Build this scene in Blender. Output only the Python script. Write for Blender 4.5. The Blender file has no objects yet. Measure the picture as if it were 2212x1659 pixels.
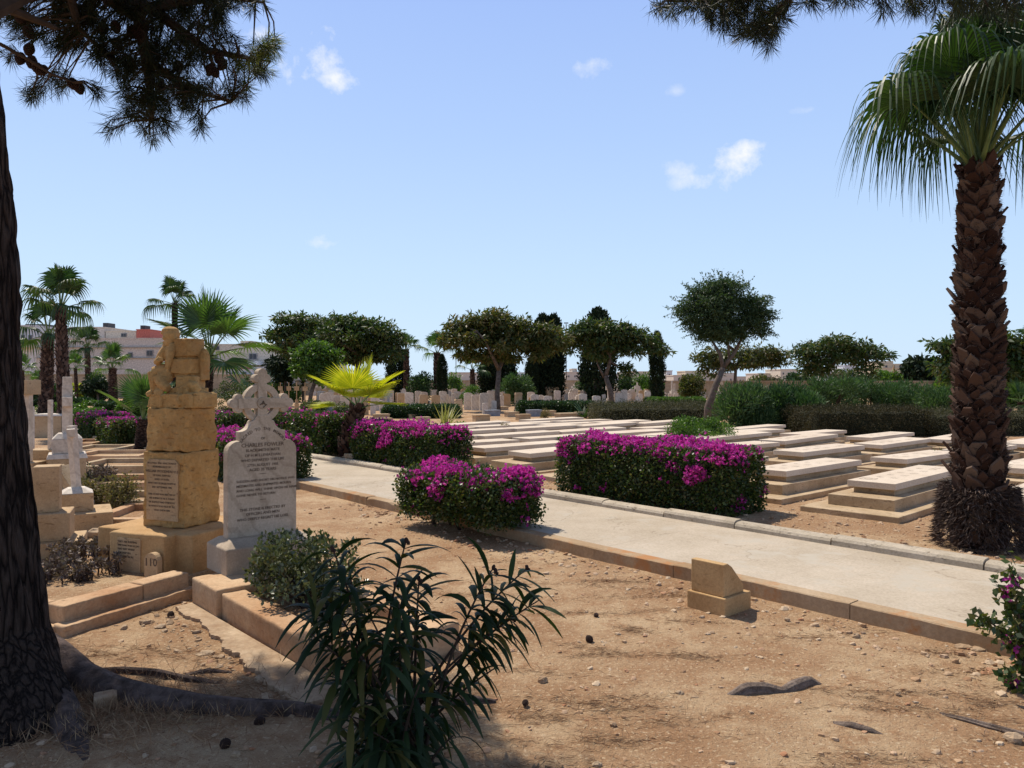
import bpy, math, random
import numpy as np
from mathutils import Vector, Matrix, noise as mnoise
R = math.radians
scene = bpy.context.scene
COL = scene.collection

# ------------------------------------------------------------------ camera
FP = 1670.5          # focal length in units of a 2212-wide picture
HZ = 821.0           # horizon row there
CH = 1.6             # camera height
cam_d = bpy.data.cameras.new('camera'); cam = bpy.data.objects.new('camera', cam_d); COL.objects.link(cam)
cam_d.sensor_width = 36; cam_d.lens = 36 * FP / 2212
cam_d.shift_y = -8.5 / 2212
cam_d.clip_start = 0.05; cam_d.clip_end = 4000
cam.location = (0, 0, CH); cam.rotation_euler = (R(90), 0, 0)
scene.camera = cam

# ------------------------------------------------------------------ sky + sun
SUN_EL = 58.0
SUN_DIR = Vector((-.64, .77, 0)).normalized()      # towards the sun, on the ground
sun_az = math.atan2(SUN_DIR.x, SUN_DIR.y)
world = bpy.data.worlds.new("World"); scene.world = world; world.use_nodes = True
nt = world.node_tree; N = nt.nodes; LK = nt.links
for n in list(N): N.remove(n)
out = N.new('ShaderNodeOutputWorld'); bg = N.new('ShaderNodeBackground')
sky = N.new('ShaderNodeTexSky'); sky.sky_type = 'NISHITA'; sky.sun_disc = False
sky.sun_elevation = R(SUN_EL); sky.sun_rotation = sun_az
sky.altitude = 0; sky.air_density = 1.0; sky.dust_density = 1.1; sky.ozone_density = 1.0
bg.inputs['Strength'].default_value = 0.105
LK.new(bg.outputs[0], out.inputs[0])
tc = N.new('ShaderNodeTexCoord')
def wmath(op, a, b=None, c=None):
    m = N.new('ShaderNodeMath'); m.operation = op
    for i, v in enumerate((a, b, c)):
        if v is None: continue
        if isinstance(v, (int, float)): m.inputs[i].default_value = v
        else: LK.new(v, m.inputs[i])
    return m.outputs[0]
wn = N.new('ShaderNodeTexNoise'); wn.inputs['Scale'].default_value = 22; wn.inputs['Detail'].default_value = 8
wn.inputs['Roughness'].default_value = .62
LK.new(tc.outputs['Generated'], wn.inputs['Vector'])
acc = None
# clouds: (px, py, half width, half height, density) in 2212-wide picture units, turned into directions
for (cx, cy, rx, ry, de) in [(680, 122, 74, 52, 1.0), (722, 165, 46, 30, .9), (560, 72, 32, 20, .9), (1283, 132, 42, 26, .62),
                             (1595, 345, 78, 38, 1.0), (1530, 388, 62, 26, .72), (1500, 362, 60, 22, .55), (695, 523, 50, 16, .6),
                             (1455, 197, 24, 11, .35), (1750, 237, 30, 9, .3)]:
    v = Vector((cx - 1106, FP, HZ - cy)); ln = v.length; v.normalize()
    sb = N.new('ShaderNodeVectorMath'); sb.operation = 'SUBTRACT'; LK.new(tc.outputs['Generated'], sb.inputs[0]); sb.inputs[1].default_value = v
    ml = N.new('ShaderNodeVectorMath'); ml.operation = 'MULTIPLY'; LK.new(sb.outputs[0], ml.inputs[0])
    ml.inputs[1].default_value = (ln / rx, 4, ln / ry)
    le = N.new('ShaderNodeVectorMath'); le.operation = 'LENGTH'; LK.new(ml.outputs[0], le.inputs[0])
    base = wmath('SUBTRACT', 1.0, le.outputs['Value'])
    nz = wmath('MULTIPLY_ADD', wn.outputs['Fac'], 5.0, -2.75)
    s = wmath('ADD', base, nz)
    lim = wmath('MINIMUM', s, wmath('MULTIPLY', wmath('SUBTRACT', 1.45, le.outputs['Value']), 1.6))
    mk = wmath('MULTIPLY', wmath('MAXIMUM', wmath('MINIMUM', wmath('MULTIPLY', lim, .8), 1.0), 0.0), de)
    acc = mk if acc is None else wmath('MAXIMUM', acc, mk)
hs = N.new('ShaderNodeMix'); hs.data_type = 'RGBA'; hs.blend_type = 'MIX'
tint = N.new('ShaderNodeMix'); tint.data_type = 'RGBA'; tint.blend_type = 'MIX'; tint.inputs[0].default_value = .55
tint.inputs[0].default_value = .86
sx = N.new('ShaderNodeSeparateXYZ'); LK.new(tc.outputs['Generated'], sx.inputs[0])
gr = N.new('ShaderNodeValToRGB'); LK.new(sx.outputs['Z'], gr.inputs[0]); ge = gr.color_ramp.elements
ge[0].position = 0; ge[0].color = (.62, .80, .98, 1); ge[1].position = 1; ge[1].color = (.10, .14, .26, 1)
for p_, c_ in ((.14, (.54, .73, .98)), (.30, (.43, .61, .96)), (.47, (.34, .50, .92)), (.62, (.19, .27, .46))):
    e_ = ge.new(p_); e_.color = (*c_, 1)
gs = N.new('ShaderNodeVectorMath'); gs.operation = 'SCALE'; gs.inputs['Scale'].default_value = 10.6; LK.new(gr.outputs[0], gs.inputs[0])
LK.new(sky.outputs[0], tint.inputs[6]); LK.new(gs.outputs[0], tint.inputs[7])
LK.new(acc, hs.inputs[0]); LK.new(tint.outputs[2], hs.inputs[6]); hs.inputs[7].default_value = (9.2, 9.4, 9.7, 1)
LK.new(hs.outputs[2], bg.inputs['Color'])

sd = bpy.data.lights.new('sun', 'SUN'); so = bpy.data.objects.new('sun', sd); COL.objects.link(so)
sd.energy = 5.0; sd.angle = R(.53); sd.color = (1.0, .925, .80)
ce = math.cos(R(SUN_EL))
tosun = Vector((SUN_DIR.x * ce, SUN_DIR.y * ce, math.sin(R(SUN_EL))))
so.rotation_euler = tosun.to_track_quat('Z', 'Y').to_euler(); so.location = (-20, 30, 50)
vs = scene.view_settings; vs.view_transform = 'Standard'; vs.look = 'None'; vs.exposure = 0.0; vs.gamma = 1; vs.use_curve_mapping = False
scene.cycles.max_bounces = 6; scene.cycles.transparent_max_bounces = 4
scene.cycles.diffuse_bounces = 3

# ------------------------------------------------------------------ pixel helpers (2212-wide picture units)
def G(px, py, z=0.0):
    Y = FP * (CH - z) / (py - HZ); return Vector(((px - 1106) / FP * Y, Y, z))
def P(px, py, Y): return Vector(((px - 1106) / FP * Y, Y, CH - (py - HZ) / FP * Y))
D2 = Vector((.755, .656, 0)); D1 = Vector((-.656, .755, 0))      # across / along the path
ZB = .13                                                        # soil level beyond the path
def TW(along, row, z=0): v = D2 * along + D1 * row; return Vector((v.x, v.y, z))
ANG = math.atan2(D2.y, D2.x)

# ------------------------------------------------------------------ materials
MATS = {}
def _nt(name):
    m = bpy.data.materials.new(name); m.use_nodes = True; MATS[name] = m
    return m, m.node_tree.nodes, m.node_tree.links, m.node_tree.nodes['Principled BSDF']
def stone(name, c1, c2, sc=3.0, rough=.9, bump=.25, pit=0.0, c3=None, vein=0.0, fine=60, bd=.01, smear=None, crack=0):
    m, n, l, b = _nt(name)
    g = n.new('ShaderNodeNewGeometry')
    t = n.new('ShaderNodeTexNoise'); t.inputs['Scale'].default_value = sc; t.inputs['Detail'].default_value = 9; t.inputs['Roughness'].default_value = .65
    l.new(g.outputs['Position'], t.inputs['Vector'])
    r = n.new('ShaderNodeValToRGB'); l.new(t.outputs['Fac'], r.inputs[0])
    r.color_ramp.elements[0].position = .36; r.color_ramp.elements[1].position = .66
    r.color_ramp.elements[0].color = (*c1, 1); r.color_ramp.elements[1].color = (*c2, 1)
    col = r.outputs[0]
    t2 = n.new('ShaderNodeTexNoise'); t2.inputs['Scale'].default_value = fine; t2.inputs['Detail'].default_value = 6; t2.inputs['Roughness'].default_value = .7
    l.new(g.outputs['Position'], t2.inputs['Vector'])
    mx = n.new('ShaderNodeMix'); mx.data_type = 'RGBA'; mx.blend_type = 'MULTIPLY'; mx.inputs[0].default_value = .55
    r2 = n.new('ShaderNodeValToRGB'); r2.color_ramp.elements[0].position = .3; r2.color_ramp.elements[1].position = .62
    r2.color_ramp.elements[0].color = (.55, .52, .5, 1); r2.color_ramp.elements[1].color = (1, 1, 1, 1)
    l.new(t2.outputs['Fac'], r2.inputs[0]); l.new(col, mx.inputs[6]); l.new(r2.outputs[0], mx.inputs[7]); col = mx.outputs[2]
    hgt = t2.outputs['Fac']
    if pit:
        v = n.new('ShaderNodeTexNoise'); v.inputs['Scale'].default_value = 16; v.inputs['Detail'].default_value = 5
        mp = n.new('ShaderNodeMapping'); mp.inputs['Scale'].default_value = (1, 1, 2.6); l.new(g.outputs['Position'], mp.inputs['Vector']); l.new(mp.outputs[0], v.inputs['Vector'])
        r3 = n.new('ShaderNodeValToRGB'); r3.color_ramp.elements[0].position = .30; r3.color_ramp.elements[1].position = .40
        r3.color_ramp.elements[0].color = (.22, .15, .1, 1); r3.color_ramp.elements[1].color = (1, 1, 1, 1)
        l.new(v.outputs['Fac'], r3.inputs[0])
        m3 = n.new('ShaderNodeMix'); m3.data_type = 'RGBA'; m3.blend_type = 'MULTIPLY'; m3.inputs[0].default_value = pit
        l.new(col, m3.inputs[6]); l.new(r3.outputs[0], m3.inputs[7]); col = m3.outputs[2]
        ad = n.new('ShaderNodeMath'); ad.operation = 'MULTIPLY_ADD'; l.new(r3.outputs[0], ad.inputs[0]); ad.inputs[1].default_value = 1.6; l.new(hgt, ad.inputs[2]); hgt = ad.outputs[0]
    if vein:
        w = n.new('ShaderNodeTexWave'); w.inputs['Scale'].default_value = 2.4; w.inputs['Distortion'].default_value = 9; w.inputs['Detail'].default_value = 5; w.inputs['Detail Scale'].default_value = 1.4
        w.bands_direction = 'DIAGONAL'; l.new(g.outputs['Position'], w.inputs['Vector'])
        r4 = n.new('ShaderNodeValToRGB'); r4.color_ramp.elements[0].position = .0; r4.color_ramp.elements[1].position = .22
        r4.color_ramp.elements[0].color = (.55, .5, .46, 1); r4.color_ramp.elements[1].color = (1, 1, 1, 1); l.new(w.outputs['Fac'], r4.inputs[0])
        m4 = n.new('ShaderNodeMix'); m4.data_type = 'RGBA'; m4.blend_type = 'MULTIPLY'; m4.inputs[0].default_value = vein
        l.new(col, m4.inputs[6]); l.new(r4.outputs[0], m4.inputs[7]); col = m4.outputs[2]
    if smear:
        v = n.new('ShaderNodeTexNoise'); v.inputs['Scale'].default_value = 2.2; v.inputs['Detail'].default_value = 7; v.inputs['Roughness'].default_value = .72; l.new(g.outputs['Position'], v.inputs['Vector'])
        r5 = n.new('ShaderNodeValToRGB'); r5.color_ramp.elements[0].position = .53; r5.color_ramp.elements[1].position = .64
        l.new(v.outputs['Fac'], r5.inputs[0])
        m5 = n.new('ShaderNodeMix'); m5.data_type = 'RGBA'; l.new(r5.outputs[0], m5.inputs[0]); l.new(col, m5.inputs[6]); m5.inputs[7].default_value = (*smear, 1); col = m5.outputs[2]
    if crack:
        v = n.new('ShaderNodeTexNoise'); v.inputs['Scale'].default_value = .55; v.inputs['Detail'].default_value = 6; v.inputs['Roughness'].default_value = .55; l.new(g.outputs['Position'], v.inputs['Vector'])
        a1 = n.new('ShaderNodeMath'); a1.operation = 'SUBTRACT'; l.new(v.outputs['Fac'], a1.inputs[0]); a1.inputs[1].default_value = .5
        a2 = n.new('ShaderNodeMath'); a2.operation = 'ABSOLUTE'; l.new(a1.outputs[0], a2.inputs[0])
        r6 = n.new('ShaderNodeValToRGB'); r6.color_ramp.elements[0].position = .0006; r6.color_ramp.elements[1].position = .0022
        r6.color_ramp.elements[0].color = (.42, .36, .30, 1); r6.color_ramp.elements[1].color = (1, 1, 1, 1); l.new(a2.outputs[0], r6.inputs[0])
        m6 = n.new('ShaderNodeMix'); m6.data_type = 'RGBA'; m6.blend_type = 'MULTIPLY'; m6.inputs[0].default_value = crack; l.new(col, m6.inputs[6]); l.new(r6.outputs[0], m6.inputs[7]); col = m6.outputs[2]
    l.new(col, b.inputs['Base Color']); b.inputs['Roughness'].default_value = rough
    b.inputs['Specular IOR Level'].default_value = .25
    bp = n.new('ShaderNodeBump'); bp.inputs['Strength'].default_value = bump; bp.inputs['Distance'].default_value = bd
    l.new(hgt, bp.inputs['Height']); l.new(bp.outputs[0], b.inputs['Normal'])
    return m
def leafmat(name, cols, trans=.35, rough=.5, spec=.4, tcol=None):
    m, n, l, b = _nt(name)
    g = n.new('ShaderNodeNewGeometry'); r = n.new('ShaderNodeValToRGB'); l.new(g.outputs['Random Per Island'], r.inputs[0])
    e = r.color_ramp.elements
    while len(e) < len(cols): e.new(.5)
    for i, c in enumerate(cols): e[i].position = i / (len(cols) - 1); e[i].color = (*c, 1)
    l.new(r.outputs[0], b.inputs['Base Color']); b.inputs['Roughness'].default_value = rough; b.inputs['Specular IOR Level'].default_value = spec
    tr = n.new('ShaderNodeBsdfTranslucent'); mul = n.new('ShaderNodeMix'); mul.data_type = 'RGBA'; mul.blend_type = 'MULTIPLY'; mul.inputs[0].default_value = 1
    l.new(r.outputs[0], mul.inputs[6]); mul.inputs[7].default_value = (*(tcol or (1.5, 1.7, .7)), 1); l.new(mul.outputs[2], tr.inputs['Color'])
    ms = n.new('ShaderNodeMixShader'); ms.inputs[0].default_value = trans
    l.new(b.outputs[0], ms.inputs[1]); l.new(tr.outputs[0], ms.inputs[2]); l.new(ms.outputs[0], n['Material Output'].inputs[0])
    return m
def plain(name, c, rough=.7, metal=0.0, spec=.3):
    m, n, l, b = _nt(name); b.inputs['Base Color'].default_value = (*c, 1); b.inputs['Roughness'].default_value = rough
    b.inputs['Metallic'].default_value = metal; b.inputs['Specular IOR Level'].default_value = spec
    g = n.new('ShaderNodeNewGeometry'); t = n.new('ShaderNodeTexNoise'); t.inputs['Scale'].default_value = 8; t.inputs['Detail'].default_value = 6; l.new(g.outputs['Position'], t.inputs['Vector'])
    r = n.new('ShaderNodeValToRGB'); r.color_ramp.elements[0].color = (*[x * .72 for x in c], 1); r.color_ramp.elements[1].color = (*[min(1, x * 1.2) for x in c], 1)
    r.color_ramp.elements[0].position = .3; r.color_ramp.elements[1].position = .7
    l.new(t.outputs['Fac'], r.inputs[0]); l.new(r.outputs[0], b.inputs['Base Color'])
    return m

M_ledger = stone('pale_limestone', (.62, .50, .38), (.74, .62, .49), 1.6, bump=.12, bd=.004)
M_step = stone('honey_limestone', (.42, .30, .175), (.60, .45, .29), 2.4, bump=.3, pit=.5, bd=.006)
M_gold = stone('weathered_gold_limestone', (.41, .225, .075), (.62, .385, .15), 3.2, bump=.5, pit=.45, fine=38, bd=.016, smear=(.40, .235, .095))
M_statue = stone('carved_gold_limestone', (.40, .225, .08), (.58, .36, .145), 5, bump=.25, pit=.1, fine=60, bd=.006)
M_goldsm = stone('dressed_gold_limestone', (.43, .25, .105), (.58, .375, .18), 2.5, bump=.25, pit=.25, bd=.006)
M_kerb = stone('orange_kerb_stone', (.42, .215, .10), (.66, .47, .29), 1.1, bump=.3, pit=.2, fine=45)
M_tan = stone('tan_block_stone', (.45, .30, .16), (.60, .43, .26), 2.0, bump=.3, pit=.5)
M_white = stone('white_marble', (.62, .52, .42), (.76, .67, .56), 2.0, rough=.6, bump=.08, vein=.4, fine=30, bd=.003)
M_marble = stone('veined_headstone_marble', (.48, .375, .265), (.65, .53, .40), 2.6, rough=.75, bump=.12, vein=.38, fine=70, bd=.003)
M_base = stone('grey_marble_base', (.41, .315, .225), (.55, .44, .325), 4, rough=.8, bump=.2, fine=70)
M_grey = stone('grey_granite', (.22, .23, .25), (.34, .35, .38), 6, bump=.1)
M_path = stone('concrete_path', (.45, .37, .275), (.57, .48, .375), 1.3, bump=.3, fine=55, bd=.004, smear=(.47, .41, .33), crack=.45)
M_kerbc = stone('concrete_kerb', (.43, .36, .27), (.60, .51, .40), 3, bump=.5, pit=.55, fine=50, bd=.008)
M_pathedge = stone('stained_path_edge', (.36, .23, .12), (.50, .37, .24), 1.3, bump=.45, fine=40, smear=(.42, .20, .08))
M_wallf = stone('boundary_wall_stone', (.36, .27, .18), (.50, .39, .27), .6, bump=.5, fine=6, bd=.05)
M_bw = plain('pale_render', (.58, .50, .43)); M_bw2 = plain('cream_render', (.60, .52, .42)); M_bred = plain('red_paint', (.45, .12, .09))
M_bwh = plain('white_render', (.62, .61, .62)); M_btan = plain('sand_render', (.55, .45, .33)); M_bpink = plain('pink_band', (.40, .24, .19))
M_glass = plain('dark_window_glass', (.05, .055, .065), .25, spec=.5); M_frame = plain('window_frame', (.32, .30, .29)); M_dark = plain('dark_metal', (.06, .06, .065), .6)
M_lead = plain('dark_lettering', (.13, .09, .06), .8)
M_mark = plain('worn_tomb_lettering', (.38, .30, .22), .9)
M_cone = plain('pine_cone_brown', (.042, .022, .016), .85)
M_twig = plain('twig_bark', (.055, .036, .025), .9)
M_trunk = stone('tree_bark', (.10, .072, .055), (.20, .155, .125), 9, bump=.8, fine=24, bd=.03)
M_trunk2 = stone('slender_bark', (.13, .10, .075), (.25, .20, .155), 9, bump=.8, fine=24, bd=.03)
M_root = stone('shaded_root_bark', (.06, .04, .033), (.19, .135, .115), 14, bump=.9, fine=60, bd=.02)  # darker root bark with the pine's shade put into its colour
M_boot = leafmat('palm_leaf_bases', [(.024, .011, .008), (.045, .021, .014), (.080, .044, .031), (.14, .095, .07)], 0.0, .85, .15)
M_bootf = leafmat('far_palm_leaf_bases', [(.035, .02, .016), (.075, .045, .034), (.15, .10, .078)], 0.0, .85, .15)
M_fibre = leafmat('palm_fibre', [(.035, .022, .018), (.08, .055, .045), (.13, .095, .08)], 0, .9, .1)
M_core = plain('palm_trunk_core', (.025, .014, .010), .95)
M_palm = leafmat('palm_green', [(.035, .075, .018), (.06, .12, .03), (.10, .17, .05)], .35, .38, .5, (1.3, 1.5, .5))
M_palmd = leafmat('palm_dark_green', [(.018, .042, .012), (.03, .064, .018), (.055, .098, .03)], .25, .45, .35, (1.2, 1.5, .5))  # dark green, with pine shadow on the big crown put into the colour
M_palmy = leafmat('palm_yellow_green', [(.26, .33, .02), (.40, .43, .03), (.50, .50, .05)], .45, .45, .4, (1.35, 1.3, .4))
M_petiole = plain('palm_petiole', (.12, .17, .05), .5)
M_hleaf = leafmat('hedge_leaf', [(.018, .038, .010), (.035, .065, .016), (.07, .10, .025), (.12, .10, .03)], .3, .45, .45)
M_boug = leafmat('bougainvillea_bract', [(.36, .02, .20), (.54, .045, .34), (.66, .10, .46), (.46, .04, .20)], .4, .6, .2, (1.2, .8, 1.2))
M_green = leafmat('bright_green_leaf', [(.035, .075, .012), (.065, .13, .02), (.12, .19, .035)], .35, .45, .4)
M_dgreen = leafmat('dark_hedge_leaf', [(.012, .030, .008), (.022, .052, .013), (.045, .085, .02)], .25, .45, .4)
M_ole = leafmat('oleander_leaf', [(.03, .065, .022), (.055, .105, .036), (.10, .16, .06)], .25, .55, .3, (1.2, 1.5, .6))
M_olef = leafmat('shaded_oleander_leaf', [(.010, .022, .007), (.017, .034, .010), (.026, .048, .014), (.10, .085, .02)], .22, .55, .22, (1.4, 1.7, .6))  # oleander leaf tone lowered so the colour carries the pine shade
M_rose = leafmat('rosemary_leaf', [(.055, .052, .030), (.085, .078, .042), (.12, .11, .065)], .15, .7, .2)
M_brown = leafmat('brown_clipped_leaf', [(.028, .026, .012), (.05, .042, .02), (.075, .06, .03)], .15, .7, .2)
M_tree1 = leafmat('spreading_tree_leaf', [(.022, .045, .012), (.04, .075, .018), (.07, .10, .025), (.10, .085, .028)], .3, .5, .4)
M_tree2 = leafmat('rusty_tree_leaf', [(.035, .055, .013), (.06, .08, .018), (.095, .10, .026), (.14, .095, .03)], .3, .5, .35)
M_tree3 = leafmat('feathery_tree_leaf', [(.022, .045, .018), (.04, .07, .028), (.075, .11, .045)], .3, .5, .35)
M_cyp = leafmat('cypress_leaf', [(.008, .016, .007), (.014, .026, .011), (.024, .04, .016)], .1, .7, .2)
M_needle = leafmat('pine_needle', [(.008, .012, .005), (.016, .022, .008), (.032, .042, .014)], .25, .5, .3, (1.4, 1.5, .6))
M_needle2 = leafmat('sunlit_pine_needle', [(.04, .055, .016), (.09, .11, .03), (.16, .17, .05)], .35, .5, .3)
M_jade = leafmat('jade_leaf', [(.055, .07, .025), (.10, .115, .045), (.17, .175, .08)], .12, .35, .55)
M_succ = leafmat('purple_succulent', [(.07, .045, .04), (.13, .09, .08), (.20, .16, .145)], .1, .6, .3)
M_dry = leafmat('dry_shrub', [(.10, .085, .04), (.16, .13, .06), (.20, .14, .08), (.10, .12, .04)], .25, .7, .2)
M_flax = leafmat('striped_flax_leaf', [(.16, .18, .06), (.34, .32, .12), (.46, .42, .18)], .25, .5, .3)
M_straw = leafmat('dry_needles', [(.20, .105, .06), (.30, .18, .10), (.42, .30, .18)], 0, .8, .1)
M_peb = leafmat('pebbles', [(.30, .165, .09), (.42, .27, .16), (.55, .42, .29), (.36, .17, .09)], 0, .9, .15)
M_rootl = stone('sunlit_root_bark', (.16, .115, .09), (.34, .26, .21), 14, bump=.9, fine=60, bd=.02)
M_rock = stone('rough_rock', (.36, .235, .14), (.56, .42, .28), 6, bump=.6, fine=30, bd=.02)

# ground: sun-baked soil
def soilmat():
    m, n, l, b = _nt('dry_soil')
    g = n.new('ShaderNodeNewGeometry')
    def ns(s, d=8, ro=.6):
        t = n.new('ShaderNodeTexNoise'); t.inputs['Scale'].default_value = s; t.inputs['Detail'].default_value = d; t.inputs['Roughness'].default_value = ro
        l.new(g.outputs['Position'], t.inputs['Vector']); return t.outputs['Fac']
    def ramp(f, p0, p1, c0, c1):
        r = n.new('ShaderNodeValToRGB'); r.color_ramp.elements[0].position = p0; r.color_ramp.elements[1].position = p1
        r.color_ramp.elements[0].color = (*c0, 1); r.color_ramp.elements[1].color = (*c1, 1); l.new(f, r.inputs[0]); return r.outputs[0]
    def mix(f, a, c, mode='MIX'):
        x = n.new('ShaderNodeMix'); x.data_type = 'RGBA'; x.blend_type = mode
        if isinstance(f, float): x.inputs[0].default_value = f
        else: l.new(f, x.inputs[0])
        l.new(a, x.inputs[6])
        if isinstance(c, tuple): x.inputs[7].default_value = (*c, 1)
        else: l.new(c, x.inputs[7])
        return x.outputs[2]
    c = ramp(ns(1.1, 10, .66), .40, .60, (.37, .215, .115), (.56, .395, .24))
    c = mix(ramp(ns(5, 9, .7), .47, .62, (0, 0, 0), (1, 1, 1)), c, (.40, .235, .128))
    c = mix(ramp(ns(46, 5, .6), .56, .66, (0, 0, 0), (1, 1, 1)), c, (.64, .48, .31))
    c = mix(ramp(ns(75, 4, .6), .60, .68, (0, 0, 0), (1, 1, 1)), c, (.24, .125, .07))
    c = mix(.6, c, ramp(ns(170, 5, .7), .3, .6, (.55, .5, .46), (1, 1, 1)), 'MULTIPLY')
    l.new(c, b.inputs['Base Color']); b.inputs['Roughness'].default_value = .95; b.inputs['Specular IOR Level'].default_value = .1
    h1 = ns(28, 8, .65); h2 = ns(110, 5, .7)
    a = n.new('ShaderNodeMath'); a.operation = 'MULTIPLY_ADD'; l.new(h2, a.inputs[0]); a.inputs[1].default_value = .5; l.new(h1, a.inputs[2])
    bp = n.new('ShaderNodeBump'); bp.inputs['Strength'].default_value = .9; bp.inputs['Distance'].default_value = .025
    l.new(a.outputs[0], bp.inputs['Height']); l.new(bp.outputs[0], b.inputs['Normal'])
    return m
M_soil = soilmat()
def barkmat():
    m, n, l, b = _nt('fissured_pine_bark')
    g = n.new('ShaderNodeNewGeometry'); mp = n.new('ShaderNodeMapping'); mp.inputs['Scale'].default_value = (1, 1, .13); l.new(g.outputs['Position'], mp.inputs['Vector'])
    v = n.new('ShaderNodeTexVoronoi'); v.feature = 'DISTANCE_TO_EDGE'; v.inputs['Scale'].default_value = 26; 
    t = n.new('ShaderNodeTexNoise'); t.inputs['Scale'].default_value = 14; t.inputs['Detail'].default_value = 9; l.new(mp.outputs[0], t.inputs['Vector'])
    mx = n.new('ShaderNodeMix'); mx.data_type = 'VECTOR'; mx.inputs[0].default_value = .10
    l.new(mp.outputs[0], mx.inputs[4]); l.new(t.outputs['Color'], mx.inputs[5]); l.new(mx.outputs[1], v.inputs['Vector'])
    r = n.new('ShaderNodeValToRGB'); r.color_ramp.elements[0].position = .02; r.color_ramp.elements[1].position = .20
    r.color_ramp.elements[0].color = (.014, .008, .006, 1); r.color_ramp.elements[1].color = (.088, .058, .044, 1)
    l.new(v.outputs['Distance'], r.inputs[0]); l.new(r.outputs[0], b.inputs['Base Color']); b.inputs['Roughness'].default_value = .9; b.inputs['Specular IOR Level'].default_value = .2
    a = n.new('ShaderNodeMath'); a.operation = 'MULTIPLY_ADD'; l.new(t.outputs['Fac'], a.inputs[0]); a.inputs[1].default_value = .35; l.new(r.outputs[0], a.inputs[2])
    bp = n.new('ShaderNodeBump'); bp.inputs['Strength'].default_value = 1; bp.inputs['Distance'].default_value = .05
    m2 = n.new('ShaderNodeMath'); m2.operation = 'MULTIPLY'; l.new(v.outputs['Distance'], m2.inputs[0]); m2.inputs[1].default_value = 3
    l.new(m2.outputs[0], a.inputs[2]); l.new(a.outputs[0], bp.inputs['Height']); l.new(bp.outputs[0], b.inputs['Normal'])
    return m
M_bark = barkmat()

# ------------------------------------------------------------------ object helpers
def props(o, label=None, cat=None, group=None, kind=None):
    if label: o['label'] = label
    if cat: o['category'] = cat
    if group: o['group'] = group
    if kind: o['kind'] = kind
    return o
def thing(name, label, cat, loc=(0, 0, 0), rot=0.0, group=None):
    o = bpy.data.objects.new(name, None); COL.objects.link(o); o.location = loc; o.rotation_euler = (0, 0, rot)
    o.empty_display_size = .2
    return props(o, label, cat, group)
def put(name, me, parent=None, mat=None, bevel=0, loc=None):
    o = bpy.data.objects.new(name, me); COL.objects.link(o)
    if parent: o.parent = parent
    if mat and not me.materials: me.materials.append(mat)
    if bevel:
        b = o.modifiers.new('bevel', 'BEVEL'); b.width = bevel; b.segments = 2; b.limit_method = 'ANGLE'; b.angle_limit = R(35)
    if loc is not None: o.location = loc
    return o
def copytree(o, parent=None):
    c = o.copy(); COL.objects.link(c); c.parent = parent
    for ch in list(o.children): copytree(ch, c)
    return c
def npmesh(name, V, F, smooth=False):
    """F: (n,k) array of equal-size faces"""
    me = bpy.data.meshes.new(name); V = np.asarray(V, np.float32); F = np.asarray(F, np.int32)
    me.vertices.add(len(V)); me.vertices.foreach_set('co', V.ravel())
    k = F.shape[1]; me.loops.add(F.size); me.loops.foreach_set('vertex_index', F.ravel())
    me.polygons.add(len(F)); me.polygons.foreach_set('loop_start', np.arange(0, F.size, k, dtype=np.int32))
    me.polygons.foreach_set('loop_total', np.full(len(F), k, np.int32))
    if smooth: me.polygons.foreach_set('use_smooth', np.ones(len(F), bool))
    me.update(calc_edges=True); me.validate(); return me
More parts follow.
